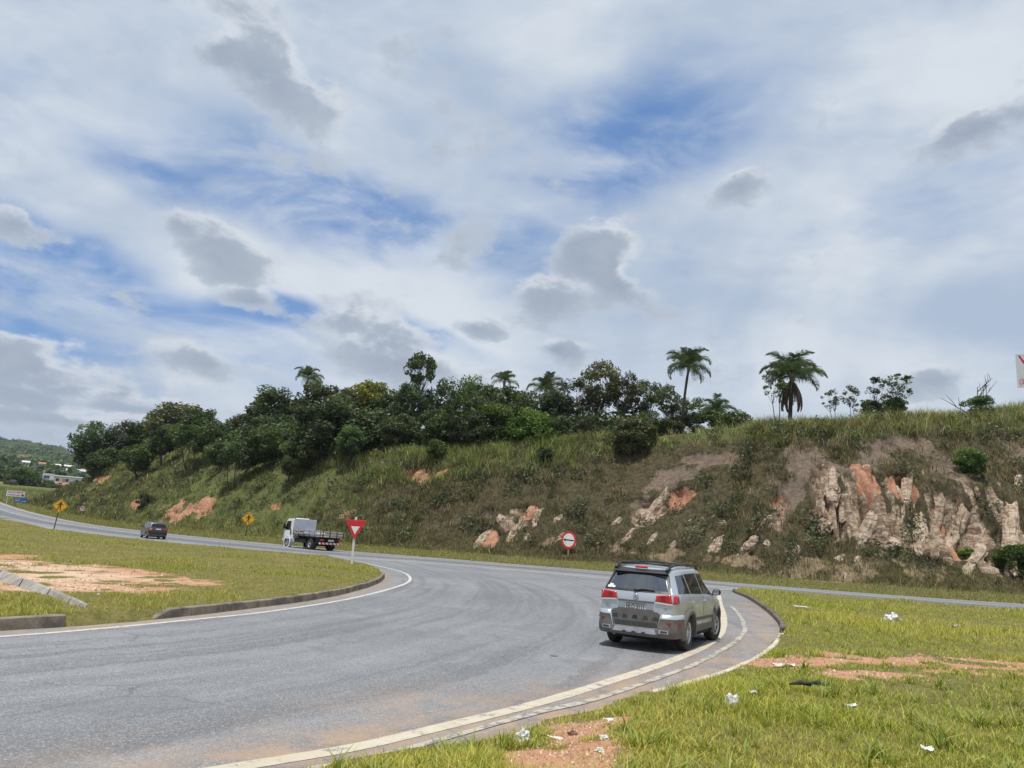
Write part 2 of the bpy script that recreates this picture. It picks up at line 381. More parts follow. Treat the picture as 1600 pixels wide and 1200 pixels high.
def patch(x, y, L, soft=.35, seed=3):
    x = np.asarray(x, float); y = np.asarray(y, float)
    n = (fbm(x*.9, y*.9, oct=4, seed=seed)-.5)*1.9+(fbm(x*4.5, y*4.5, oct=3, seed=seed+9)-.5)*1.0; m = np.zeros(np.shape(x))
    for e in L: m = np.maximum(m, 1-sstep(1-soft, 1+soft, ell(x, y, *e)+n))
    return m*(1-.9*sstep(np.where(x > -3, .50, .60), np.where(x > -3, .60, .70), fbm(x*1.25+3, y*1.25, oct=4, seed=seed+40)))
def flat_grass(x, y): return rise(x, y)+.12*(fbm(np.asarray(x)*.12, np.asarray(y)*.12, oct=3, seed=4)-.35)+.05*(fbm(np.asarray(x)*.9, np.asarray(y)*.9, oct=3, seed=5)-.5)
def ground_z(x, y):
    """visible level of the open ground (islands and verges), below the paving on the roads"""
    x = np.ravel(x).astype(float); y = np.ravel(y).astype(float)
    sd = road_sd(x, y); s, t = road_st(x, y)
    soft = np.where((x > -3) & (x < 6.6) & (y < 18.4) & (y > -12), 1.3, .3)
    e = sd+(fbm(x*1.7, y*1.7, oct=3, seed=11)-.5)*.3*np.where(soft > 1, 1, .3)
    z = rise(x, y)-.06+sstep(-.12, .06, e)*.075+sstep(0., 1., e/soft)*(.115+flat_grass(x, y)-rise(x, y))
    return z, sd, s, t

# ------------------------------------------------------------------ ground sheet
def axis(parts):
    a = []
    for x0, x1, st in parts: a += list(np.arange(x0, x1, st))
    return np.array(a)
def geo_ax(x0, x1, st, g=1.22):
    a = [x0]; d = st
    while a[-1] < x1: a.append(a[-1]+d); d *= g
    return np.array(a)
def build_ground():
    xr = geo_ax(36, 6500, .8); xl = -geo_ax(40, 6500, .8)[::-1]
    X = np.concatenate([xl, np.arange(-39.6, -16, .5), np.arange(-16, 17, .2), np.arange(17, 36, .4), xr])
    Y = np.concatenate([-geo_ax(4, 4000, .8, 1.12)[::-1], np.arange(-3.5, 4, .5), np.arange(4, 30, .2), np.arange(30, 56, .36), np.arange(56, 130, 1.), geo_ax(130, 7000, 1.2)])
    gx, gy = np.meshgrid(X, Y); x, y = gx.ravel(), gy.ravel()
    z, sd, s, t = ground_z(x, y)
    hh = hill_h(s, np.maximum(t, 0)); on = t > 0
    z = np.where(on, np.minimum(z, rise(x, y)-.06)+np.where(t > 42, hh-.3, hh-3.2*sstep(0, 4, t)), z)
    r = np.hypot(x, y); z = np.where(r > 420, z*(1-sstep(420, 900, r))+0*z-6*sstep(420, 1400, r), z)
    nx, ny = len(X), len(Y); i = np.arange(nx*ny).reshape(ny, nx)
    F = np.stack([i[:-1, :-1], i[:-1, 1:], i[1:, 1:], i[1:, :-1]], -1).reshape(-1, 4)
    me = mesh_np('ground', np.stack([x, y, z], 1), F, True, {'bare': patch(x, y, BARE)*.86, 'pale': patch(x, y, PALE, .5, 6)})
    return tag(link('ground', me, M['ground']), kind='structure')
def ground_mat():
    m, t, b, out = newmat('ground_soil'); p = pos(t)
    n1 = t.noise(p, .35, 5., .6); n2 = t.noise(p, 3.2, 6., .65); n3 = t.noise(p, 22., 5., .65)
    turf = t.mix(t.mapr(n2, .35, .65), (.10, .098, .03), (.17, .15, .054)); turf = t.mix(t.math('MULTIPLY', t.mapr(n1, .45, .68), .6), turf, (.20, .165, .06))
    turf = t.mix(t.math('MULTIPLY', t.mapr(n3, .5, .7), .7), turf, (.21, .13, .07))
    clay = t.mix(t.mapr(n2, .3, .7), (.36, .175, .10), (.47, .275, .175)); clay = t.mix(t.mapr(n3, .62, .78), clay, (.26, .15, .085))
    pale = t.mix(t.mapr(n2, .35, .65), (.56, .44, .32), (.46, .31, .21)); pale = t.mix(t.mapr(n3, .6, .75), pale, (.36, .24, .15))
    e = t.mix(attr(t, 'pale'), clay, pale)
    k = t.mapr(t.math('ADD', attr(t, 'bare'), t.math('MULTIPLY', t.math('SUBTRACT', t.noise(p, 5., 6., .7), .5), 1.5)), .36, .62)
    t.put(b.inputs['Base Color'], t.mix(k, turf, e)); b.inputs['Roughness'].default_value = .95; b.inputs['Specular IOR Level'].default_value = .15
    bn = t.new('ShaderNodeBump', inp={'Strength': .9, 'Distance': .04, 'Height': t.math('ADD', t.math('MULTIPLY', n3, .5), n2)}); t.l.new(bn.outputs[0], b.inputs['Normal'])
    return m
M['ground'] = ground_mat()
build_ground()

# ------------------------------------------------------------------ paved surfaces
def asphalt_mat(name, main=False):
    m, t, b, out = newmat(name); p = pos(t)
    big = t.noise(p, .22, 4., .55); mid = t.noise(p, 1.6, 5., .6); fine = t.noise(p, 95., 3., .7); vo = t.new('ShaderNodeTexVoronoi', inp={'Vector': p, 'Scale': 75.}).outputs['Color']
    g = t.new('ShaderNodeSeparateXYZ', inp={0: vo}).outputs[0]
    c = t.mix(t.mapr(big, .35, .65), (.175, .186, .200), (.228, .238, .252))
    if main:
        lat = attr(t, 'lat'); lw = t.math('ADD', lat, t.math('MULTIPLY', t.math('SUBTRACT', big, .5), .06))
        band = t.math('MULTIPLY', t.mapr(lw, .30, .36), t.mapr(lw, .62, .55)); c = t.mix(t.math('MULTIPLY', band, .8), c, (.085, .09, .10))
        band2 = t.math('MULTIPLY', t.mapr(lw, .78, .81), t.mapr(lw, .92, .88)); c = t.mix(t.math('MULTIPLY', band2, .5), c, (.11, .115, .125))
        c = t.mix(t.math('MULTIPLY', t.mapr(lw, .27, .1), .55), c, (.30, .30, .305))
    else:
        tr = attr(t, 'track'); w = t.math('ADD', tr, t.math('MULTIPLY', t.math('SUBTRACT', mid, .5), .5))
        lane = t.noise(t.new('ShaderNodeCombineXYZ', inp={0: w, 1: t.math('MULTIPLY', attr(t, 'along'), .03), 2: 0.}).outputs[0], 2.2, 5., .65)
        c = t.mix(t.math('MULTIPLY', t.mapr(lane, .46, .62), .7), c, (.115, .12, .13))
        c = t.mix(t.math('MULTIPLY', t.mapr(lane, .44, .32), .5), c, (.275, .28, .29))
    c = t.mix(t.mapr(mid, .3, .75, .0, .35), c, (.13, .135, .145))
    c = t.mix(t.mapr(g, .72, .98, 0., .55), c, (.42, .42, .42)); c = t.mix(t.mapr(g, .28, .02, 0., .55), c, (.06, .062, .066))
    c = t.mix(1., c, t.mix(fine, (.72, .72, .72), (1.28, 1.28, 1.28)), 'MULTIPLY')
    wv = t.vmath('ADD', p, t.vmath('SCALE', t.noise(p, 1.1, 4., .6, out=1), .9)); ed = t.new('ShaderNodeTexVoronoi', feature='DISTANCE_TO_EDGE', inp={'Vector': wv, 'Scale': .42}).outputs['Distance']
    crack = t.math('MULTIPLY', t.mapr(ed, .011, .003), t.mapr(t.noise(p, .3, 3., .5), .47, .60)); c = t.mix(t.math('MULTIPLY', crack, .42), c, (.055, .055, .058))
    pt = t.mapr(t.noise(p, .45, 2., .4), .60, .63); c = t.mix(t.math('MULTIPLY', pt, .28), c, (.12, .125, .135))
    stain = t.mapr(t.noise(p, 6., 6., .7, 1.), .70, .76); c = t.mix(t.math('MULTIPLY', stain, .6), c, (.05, .05, .052))
    d = t.math('MULTIPLY', attr(t, 'dust'), t.mapr(t.noise(p, 1.3, 6., .68), .28, .68)); c = t.mix(t.math('MULTIPLY', d, .85), c, (.40, .27, .17))
    t.put(b.inputs['Base Color'], c); b.inputs['Roughness'].default_value = .8; b.inputs['Specular IOR Level'].default_value = .35
    bn = t.new('ShaderNodeBump', inp={'Strength': .5, 'Distance': .008, 'Height': t.math('ADD', fine, g)}); t.l.new(bn.outputs[0], b.inputs['Normal'])
    return m
M['asphalt'] = asphalt_mat('asphalt'); M['asphalt_main'] = asphalt_mat('asphalt_main', True)
def build_ramp():
    X = np.arange(-40, 16, .4); Y = np.arange(-26, 54, .4)
    gx, gy = np.meshgrid(X, Y); x, y = gx.ravel(), gy.ravel()
    d = near_seg(x, y, RAMP, True)[0]; sd = np.where(inside(x, y, RAMP), -d, d)
    dl, al, _ = near_seg(x, y, LEC); dr, ar, _ = near_seg(x, y, REC)
    i = np.arange(len(x)).reshape(len(Y), len(X)); F = np.stack([i[:-1, :-1], i[:-1, 1:], i[1:, 1:], i[1:, :-1]], -1).reshape(-1, 4)
    dm = near_seg(x, y, MAIN, True)[0]; deep = inside(x, y, MAIN) & (dm > 1.5)
    F = F[(sd[F].min(1) < .5) & ~deep[F].all(1)]
    use = np.unique(F); mp = np.full(len(x), -1); mp[use] = np.arange(len(use)); F = mp[F]
    dust = np.maximum(np.exp(-np.clip(dr-.55, 0, 9)/.5)*(.55+.45*sstep(18, 9, y))*np.where(y < 32, 1, .25), .9*np.exp(-np.clip(dl-.1, 0, 9)/.22))
    dust = np.maximum(dust, .75*np.exp(-((x+.2)**2+(y-8.6)**2)/1.8)); dust = np.maximum(dust, .8*np.exp(-((x-6.6)**2/1.2+(y-18.3)**2/6)))
    me = mesh_np('slip_road', np.stack([x, y, 0*x], 1)[use], F, True, {'dust': dust[use], 'track': np.minimum(dl, 14)[use]*1.0, 'along': al[use]})
    tag(link('slip_road', me, M['asphalt']), kind='structure')
build_ramp()
def lift(x, y, e=0.): return rise(x, y)+e
def build_main():
    n = len(FARC); lats = np.array([-.025, .0, .06, .15, .3, .45, .6, .75, .88, 1., 1.03]); P = []; A = []; Dd = []
    for l in lats:
        q = NEARC*(1-l)+FARC*l; P.append(np.column_stack([q, lift(q[:, 0], q[:, 1], .004)])); A.append(np.full(n, l)); Dd.append(np.full(n, .5 if l < .02 or l > .98 else .0))
    i = np.arange(len(lats)*n).reshape(len(lats), n); F = np.stack([i[:-1, :-1], i[:-1, 1:], i[1:, 1:], i[1:, :-1]], -1).reshape(-1, 4)[:, ::-1]
    me = mesh_np('highway', np.vstack(P), F, True, {'lat': np.concatenate(A), 'dust': np.concatenate(Dd)})
    tag(link('highway', me, M['asphalt_main']), kind='structure')
build_main()
def paint_mat(name, col, wear, scale=9.):
    m, t, b, out = newmat(name); p = pos(t); n = t.noise(p, scale, 6., .7); g = t.noise(p, 80., 3., .7); d = t.noise(p, 2., 5., .6)
    c = t.mix(t.mapr(d, .4, .75, 0., .5), col, [q*k for q, k in zip(col, (.75, .66, .55))])
    c = t.mix(t.mapr(t.math('ADD', n, t.math('MULTIPLY', t.math('SUBTRACT', g, .5), .35)), wear+.06, wear-.04), c, (.19, .18, .17))
    t.put(b.inputs['Base Color'], c); b.inputs['Roughness'].default_value = .75; return m
M['paint_white'] = paint_mat('paint_white', (.52, .51, .47), .40); M['paint_cream'] = paint_mat('paint_cream', (.50, .45, .355), .39, 5.); M['paint_worn'] = paint_mat('paint_worn', (.44, .41, .35), .47, 4.)
def strip(name, C, w, z, mat, rag=0., seed=0, parent=None, dash=None):
    C = np.asarray(C, float); L = np.concatenate([[0], np.cumsum(np.linalg.norm(np.diff(C, axis=0), axis=1))]); n = max(2, int(L[-1]/.25)); l = np.linspace(0, L[-1], n)
    P = np.column_stack([np.interp(l, L, C[:, k]) for k in (0, 1)]); T = np.gradient(P, axis=0); T /= np.linalg.norm(T, axis=1)[:, None]; N = np.column_stack([-T[:, 1], T[:, 0]])
    wl = w/2*(1+rag*(vnoise(l*1.3, l*0, seed=seed)*2-1)); wr = w/2*(1+rag*(vnoise(l*1.3, l*0+5, seed=seed+1)*2-1))
    A = P+N*wl[:, None]; B = P-N*wr[:, None]; V = np.vstack([A, B]); V = np.column_stack([V, lift(V[:, 0], V[:, 1], z)])
    k = np.arange(n-1); F = np.stack([k, k+1, k+1+n, k+n], 1)[:, ::-1]
    if dash: F = F[(l[:-1] % (dash[0]+dash[1])) < dash[0]]
    return tag(link(name, mesh_np(name, V, F), mat), kind='structure')
R1 = catmull([(-16.6, -9.3), (-9.4, -1.5), (-5.2, 2.9), (-3.1, 5.15), (-1.92, 6.34), (-1.12, 7.14), (-.47, 8.02), (.5, 9.37), (1.63, 11.2), (3.06, 13.69), (4.28, 16.12), (5.5, 19.2), (6.7, 23.1), (7.6, 26.4), (8.6, 30.2), (10.2, 36.), (11.6, 41.5), (14, 44.1)], 8)
R2 = catmull([(-4.6, 2.9), (-1.95, 5.9), (-.98, 6.78), (.50, 8.92), (1.36, 10.03), (3.07, 12.85), (4.64, 15.93), (6.02, 19.11), (7.0, 22.2), (8.0, 26.), (8.7, 29.1)], 8)
L1 = catmull([(-34.4, -22.4), (-19.4, -5.4), (-12.2, 4.), (-8.7, 9.0), (-7.1, 11.48), (-6.4, 12.9), (-5.65, 14.79), (-4.9, 16.9), (-4.05, 20.92), (-3.56, 25.99), (-3.46, 29.9), (-3.8, 33.42), (-4.6, 37.2), (-6.2, 41.2), (-8.6, 46.3), (-11.3, 49.9)], 8)
strip('lane_line', R1, .20, .004, M['paint_cream'], .07, 1); strip('lane_line', R2, .12, .008, M['paint_worn'], .3, 5); strip('lane_line', L1, .12, .004, M['paint_white'], .12, 9)
def latline(l): return NEARC*(1-l)+FARC*l
strip('edge_line', latline(.955), .14, .008, M['paint_white'], .1, 3); strip('edge_line', latline(.03)[51:], .13, .008, M['paint_white'], .1, 7); strip('edge_line', latline(.03)[:35], .13, .008, M['paint_white'], .1, 7)
strip('lane_line', latline(.63), .13, .008, M['paint_white'], .1, 8); strip('lane_line', latline(.28), .12, .008, M['paint_worn'], .1, 4, dash=(3., 4.5))
strip('lane_line', np.vstack([latline(.03)[35:52]]), .15, .008, M['paint_white'], .1, 8, dash=(1.5, 1.))

# ------------------------------------------------------------------ kerbs
def kerb_mat(name, col, dark):
    m, t, b, out = newmat(name); p = pos(t); n = t.noise(p, 2.5, 6., .65); g = t.noise(p, 30., 4., .7)
    c = t.mix(t.mapr(n, .35, .65), col, dark); c = t.mix(t.mapr(g, .5, .75, 0., .6), c, [q*.5 for q in col])
    t.put(b.inputs['Base Color'], c); b.inputs['Roughness'].default_value = .92
    bn = t.new('ShaderNodeBump', inp={'Strength': .7, 'Distance': .02, 'Height': g}); t.l.new(bn.outputs[0], b.inputs['Normal']); return m
M['kerb'] = kerb_mat('kerb_concrete', (.26, .22, .17), (.11, .095, .08)); M['kerb_dark'] = kerb_mat('kerb_concrete_dark', (.16, .125, .10), (.07, .058, .05)); M['kerb_white'] = kerb_mat('kerb_whitewash', (.62, .58, .48), (.40, .33, .24))
M['concrete'] = kerb_mat('channel_concrete', (.36, .335, .30), (.22, .20, .18))
def kerb(name, C, mat, h, w, ln, label, side, end_taper=(), jit=.012):
    """stones laid end to end along C; side = +1 puts them to the left of the direction of travel"""
    C = np.asarray(C, float); L = np.concatenate([[0], np.cumsum(np.linalg.norm(np.diff(C, axis=0), axis=1))]); n = max(1, round(L[-1]/ln)); l = np.linspace(0, L[-1], n+1)
    P = [Vector((np.interp(q, L, C[:, 0]), np.interp(q, L, C[:, 1]), 0)) for q in l]
    root = empty(name, P[0]); tag(root, label, 'kerb', kind='structure')
    for i in range(n):
        a, b = P[i]-P[0], P[i+1]-P[0]; d = (b-a).normalized(); nn = Vector((-d.y, d.x, 0))*side; a = a+d*.008; b = b-d*.008
        o = nn*(random.uniform(-1, 1)*jit); za, zb = h+random.uniform(-1, 1)*jit, h+random.uniform(-1, 1)*jit
        if i == 0 and 'start' in end_taper: za = .03
        if i == n-1 and 'end' in end_taper: zb = .03
        mb = MB(); m_ = (a+b)/2; zm = max(za, zb)-.004 if min(za, zb) < .05 else (za+zb)/2
        if min(za, zb) < .05: m_ = a+(b-a)*.42 if za < zb else a+(b-a)*.58
        V = []
        for p, zt in ((a, za), (m_, zm), (b, zb)):
            p = p+o; V += [p+Vector((0, 0, -.12)), p+nn*.02+Vector((0, 0, zt)), p+nn*w+Vector((0, 0, zt)), p+nn*w+Vector((0, 0, -.12))]
        F = [(0, 1, 2, 3), (8, 11, 10, 9)]
        for q in (0, 4): F += [(q+k, q+4+k, q+4+(k+1) % 4, q+(k+1) % 4) for k in range(4)]
        mb.add(V, F).build('kerb_stone', mat, root, bevel=.018)
    return root
def between(C, a, b, ax=1):
    C = np.asarray(C); return C[(C[:, ax] > a) & (C[:, ax] < b)]
kerb('kerb', between(LEC, 14.35, 33.8)[::-1], M['kerb'], .17, .15, 1.0, 'weathered grey kerb curving round the tip of the grass island with the yield sign', 1, ('start',))
kerb('kerb', between(LEC[::-1], 5., 12.85), M['kerb'], .19, .16, 1.6, 'short straight concrete kerb at the left edge by the drainage chute', 1)
kerb('kerb', between(REC, 19.6, 42.), M['kerb_dark'], .13, .15, 1.0, 'dark dirty kerb round the bend beside the silver car', -1)
kerb('kerb', between(REC, 10.6, 19.5), M['kerb_white'], .035, .13, 1.0, 'low sunken kerb with worn white paint between asphalt and grass', -1, jit=.006)

# concrete drainage chute on the island
def chute():
    A = np.array([(-16.5, 23.3), (-14.2, 21.3), (-12.2, 19.3), (-10.6, 17.6), (-9.1, 16.1), (-8.0, 14.9), (-7.35, 14.25)]); B = np.array([(-14.9, 20.4), (-12.8, 18.6), (-11.1, 16.9), (-9.7, 15.5), (-8.7, 14.7), (-7.95, 14.1), (-7.4, 13.85)])
    root = empty('drainage_chute', (-12, 18, 0)); tag(root, 'pale concrete drainage chute crossing the bare earth on the grass island', 'drain')
    off = Vector((-12, 18, 0))
    for i in range(len(A)-1):
        a0, a1, b0, b1 = (Vector((*p, 0)) for p in (A[i], A[i+1], B[i], B[i+1]))
        e = .02; a0, a1, b0, b1 = a0.lerp(a1, e), a1.lerp(a0, e), b0.lerp(b1, e), b1.lerp(b0, e)
        h = .24-.022*i; V = []
        for p, q in ((a0, b0), (a1, b1)):
            for f, z in ((0, h+.12), (.1, h+.10), (.32, h-.08), (.68, h-.14), (.9, h-.02), (1., h-.02)): V.append(p.lerp(q, f)+Vector((0, 0, z+random.uniform(-.008, .008)))-off)
            V += [q+Vector((0, 0, -.15))-off, p+Vector((0, 0, -.15))-off]
            h -= .03
        F = [tuple(range(8)), tuple(range(15, 7, -1))]+[(k, k+8, (k+1) % 8+8, (k+1) % 8) for k in range(8)]
        MB().add(V, F).build('slab', M['concrete'], root, bevel=.012)
chute()

# ------------------------------------------------------------------ the cutting: hillside, rocks
# along-road metres s, distance from the far road edge t (and half sizes of patches)
ROCKS = [
    (205.9, 7.1, 204.1, 9.4),
    (211.1, 7.2, 211.1, 7.7),
    (211.0, 5.1, 210.4, 6.4),
    (207.2, 5.5, 206.1, 6.5),
    (205.6, 5.7, 205.2, 6.1),
    (216.5, 7.4, 215.8, 9.6),
    (217.1, 5.3, 216.5, 7.0),
    (215.6, 5.3, 215.3, 6.1),
    (211.0, 5.0, 210.4, 6.1),
    (200.3, 8.1, 199.2, 8.7),
    (196.8, 7.4, 193.9, 8.9),
    (193.5, 7.3, 192.6, 8.2),
    (190.6, 7.7, 188.8, 9.2),
    (187.9, 8.8, 185.2, 10.9),
    (187.5, 7.7, 181.9, 11.4),
    (188.3, 5.2, 184.3, 8.2),
    (183.1, 8.9, 179.9, 11.7),
    (184.3, 6.2, 179.8, 10.2),
    (177.7, 12.1, 176.1, 13.3),
    (198.7, 9.5, 197.7, 11.2),
    (197.6, 9.3, 194.2, 11.5),
    (190.6, 9.1, 188.3, 11.3),
    (188.9, 9.2, 186.8, 11.5),
    (226.4, 5.1, 226.1, 7.5),
    (229.3, 4.2, 228.6, 5.7),
    (224.5, 6.2, 224.4, 7.6),
    (203.3, 5.3, 202.7, 6.1),
    (199.7, 5.6, 198.8, 6.4),
    (195.8, 6.5, 193.1, 7.1),
    (218.2, 6.5, 217.8, 7.1),
    (224.9, 4.9, 224.6, 5.6),
    (222.3, 5.1, 221.6, 5.7),
    (214.3, 5.1, 213.9, 5.6),
    (189.4, 6.1, 188.6, 6.9),
    (198.1, 5.6, 197.4, 6.2),
    (202.1, 6.9, 201.4, 7.6),
    (222.9, 6.5, 222.3, 7.2),
]
CLAY = [
    (194.0, 10.4, 2.0, 1.4),
    (204.6, 9.4, 1.3, 1.2),
    (215.1, 9.6, 0.6, 1.1),
    (279.4, 5.9, 7.3, 1.6),
    (274.9, 6.7, 2.6, 1.1),
    (240.1, 11.1, 4.9, 1.0),
    (228.1, 5.2, 0.8, 1.0),
    (225.2, 7.4, 1.2, 0.7),
    (299.3, 6.1, 3.4, 0.8),
    (329.5, 9.0, 3.2, 1.8),
    (259.5, 7.1, 1.8, 0.5),
    (190.0, 10.7, 2.4, 1.3),
    (188.5, 9.7, 2.3, 1.8),
    (247.1, 6.6, 1.1, 0.9),
    (187.3, 7.1, 1.7, 2.0),
]
SOIL = [
    (200.3, 12.6, 4.5, 3.2),
    (203.2, 10.2, 2.5, 1.5),
    (197.3, 11.8, 5.3, 2.0),
    (216.1, 10.2, 1.4, 2.0),
    (215.6, 11.8, 1.7, 1.0),
    (213.8, 13.2, 1.9, 1.1),
    (191.4, 12.9, 2.4, 2.0),
    (187.7, 13.8, 1.9, 2.1),
    (184.1, 16.1, 2.4, 1.1),
    (173.2, 16.3, 1.8, 1.6),
    (206.6, 15.2, 3.5, 0.8),
    (183.6, 12.9, 1.9, 2.8),
    (216.8, 8.6, 1.3, 0.8),
    (229.3, 7.3, 1.1, 0.5),
    (197.3, 15.4, 7.0, 1.0),
]
ROCK = [
    (195.9, 9.3, 5.9, 2.2),
    (189.5, 9.1, 3.5, 2.2),
    (185.0, 8.4, 2.9, 3.4),
    (181.2, 9.2, 1.5, 3.5),
    (204.6, 8.4, 1.2, 1.4),
    (216.3, 8.1, 0.9, 1.8),
    (226.1, 6.7, 1.7, 1.1),
    (210.5, 5.7, 1.1, 0.7),
    (228.4, 4.8, 1.1, 0.6),
    (206.4, 5.9, 1.1, 0.6),
]
VERGEDIRT = [
    (201.0, 4.1, 3.2, 0.8),
    (202.8, 4.9, 4.3, 0.6),
    (207.8, 4.8, 4.5, 0.4),
    (216.0, 4.9, 2.3, 0.5),
    (194.2, 5.3, 3.5, 0.7),
    (198.6, 4.7, 2.3, 0.7),
    (220.6, 4.8, 2.4, 0.4),
]
TREES = [
    (-79.6, 146.6, 12.5, 4.0, 'b', 'dark'),
    (-74.4, 147.0, 12.5, 3.6, 'o', 'olive'),
    (-70.6, 149.3, 13.1, 4.5, 'b', 'dark'),
    (-63.6, 145.1, 13.0, 5.4, 'b', 'olive'),
    (-54.7, 135.8, 7.3, 3.7, 'b', 'dark'),
    (-52.0, 140.1, 6.0, 3.3, 'b', 'dark'),
    (-44.3, 129.4, 6.1, 3.7, 'b', 'olive'),
    (-40.0, 126.0, 10.5, 4.0, 'b', 'dark'),
    (-37.3, 130.6, 9.2, 3.5, 'b', 'dark'),
    (-30.1, 118.4, 11.2, 3.7, 'b', 'dark'),
    (-23.0, 103.1, 9.3, 2.7, 'o', 'olive'),
    (-20.5, 106.4, 10.9, 3.3, 'b', 'yellow'),
    (-15.5, 97.5, 8.9, 2.5, 'b', 'dark'),
    (-12.2, 89.4, 8.8, 2.0, 'b', 'dark'),
    (-11.1, 92.4, 12.9, 2.1, 't', 'dark'),
    (-8.9, 94.5, 10.4, 2.3, 'b', 'dark'),
    (-7.2, 95.8, 11.7, 1.5, 'n', 'olive'),
    (-4.7, 86.5, 9.6, 2.1, 'b', 'dark'),
    (-2.5, 83.4, 7.6, 2.0, 'b', 'dark'),
    (0.0, 89.1, 8.2, 2.3, 'b', 'dark'),
    (2.4, 84.6, 6.9, 2.2, 'b', 'dark'),
    (4.9, 81.1, 6.4, 2.1, 'b', 'dark'),
    (7.6, 83.7, 7.9, 2.6, 'o', 'olive'),
    (10.1, 84.3, 9.6, 2.7, 'o', 'olive'),
    (12.6, 83.8, 8.5, 2.3, 'o', 'olive'),
    (15.1, 84.2, 7.6, 2.0, 'o', 'dark'),
    (16.9, 79.6, 5.6, 1.8, 'o', 'olive'),
    (20.0, 82.8, 5.1, 1.9, 'o', 'dark'),
    (23.0, 76.9, 2.5, 2.0, 'u', 'mid'),
    (-60.1, 134.9, 3.9, 3.5, 'b', 'dark'),
    (-47.2, 123.7, 2.4, 3.4, 'b', 'dark'),
    (-27.6, 99.2, 4.0, 3.5, 'b', 'dark'),
    (-16.3, 87.6, 5.1, 3.3, 'b', 'dark'),
    (-12.0, 84.3, 4.6, 2.2, 'b', 'mid'),
    (-7.4, 81.1, 4.7, 2.5, 'b', 'dark'),
    (-4.2, 78.7, 4.0, 2.0, 'b', 'dark'),
    (-1.6, 80.2, 4.7, 2.3, 'b', 'mid'),
    (2.5, 77.5, 3.6, 2.4, 'b', 'mid'),
    (5.6, 79.0, 3.0, 2.0, 'b', 'dark'),
    (8.5, 77.5, 2.5, 1.7, 'b', 'dark'),
    (14.6, 76.2, 2.6, 1.7, 'b', 'dark'),
    (17.0, 75.3, 2.0, 1.6, 'b', 'dark'),
    (19.9, 75.2, 2.3, 1.5, 'u', 'mid'),
    (-73.4, 141.0, 5.1, 3.5, 'b', 'dark'),
    (-36.4, 113.5, 4.8, 3.0, 'b', 'dark'),
]
SLOPE_TREES = [
    (-59.4, 122.8, 6.6, 2.4, 'b', 'dark'),
    (-55.7, 123.2, 7.2, 2.4, 'b', 'dark'),
    (-45.6, 110.6, 7.7, 3.5, 'm', 'dark'),
    (-32.6, 92.3, 5.8, 2.7, 'm', 'dark'),
    (-29.5, 92.8, 5.7, 2.3, 'b', 'dark'),
    (-24.1, 85.2, 5.8, 1.5, 'b', 'dark'),
    (-20.2, 87.3, 6.8, 4.6, 'b', 'dark'),
    (11.9, 72.8, 3.8, 2.2, 'u', 'olive'),
    (12.9, 73.4, 2.5, 1.5, 'u', 'mid'),
    (-7.2, 76.8, 3.2, 0.9, 'u', 'dark'),
    (3.6, 73.0, 1.8, 0.8, 'u', 'dark'),
    (-17.4, 82.8, 4.7, 1.6, 'b', 'mid'),
    (38.4, 57.4, 2.2, 1.3, 'u', 'mid'),
    (39.4, 63.6, 2.8, 1.2, 'u', 'bright'),
    (35.9, 59.3, 1.0, 0.7, 'u', 'bright'),
    (-38.4, 101.9, 4.4, 1.8, 'b', 'mid'),
    (-22.5, 86.0, 3.7, 1.8, 'b', 'dark'),
    (-50.0, 107.8, 2.2, 1.3, 'u', 'dark'),
]
_T = np.gradient(FARC, FAR_S, axis=0); _T /= np.linalg.norm(_T, axis=1)[:, None]
def st_xy(s, t):
    s = np.asarray(s, float); x = np.interp(s, FAR_S, FARC[:, 0]); y = np.interp(s, FAR_S, FARC[:, 1]); tx = np.interp(s, FAR_S, _T[:, 0]); ty = np.interp(s, FAR_S, _T[:, 1])
    n = np.hypot(tx, ty); return x+ty/n*t, y-tx/n*t
def smask(s, t, L, soft=.4, seed=20, amp=1.):
    n = ((fbm(s*.5, t*.5, oct=4, seed=seed)-.5)*2.2+(fbm(s*2.1, t*2.1, oct=3, seed=seed+5)-.5)*1.1)*amp; m = np.zeros(np.shape(s))
    for a, b, p, q in L: m = np.maximum(m, 1-sstep(1-soft, 1+soft, ell(s, t, a, b, p, q)+n))
    return m
CLAY = [(a, b, c*.8, d*.8) for a, b, c, d in CLAY if a not in (190.0, 188.5, 187.3)]+[(189.6, 10.4, .8, .7), (187.0, 8.2, .7, .8)]
def hill_masks(s, t):
    grow = sstep(.52, .62, fbm(s*.38+4, t*.55, oct=3, seed=77))*.75      # where plants have taken hold again
    return smask(s, t, CLAY, seed=20), smask(s, t, [(a, b, c*(.62 if a > 210 else .9), d*(.62 if a > 210 else .9)) for a, b, c, d in SOIL], seed=30)*(1-.8*grow), smask(s, t, [(a, b, c*.74, d*.78) for a, b, c, d in ROCK], seed=40)*(1-grow), smask(s, t, VERGEDIRT, seed=50)*.62*(1-grow)
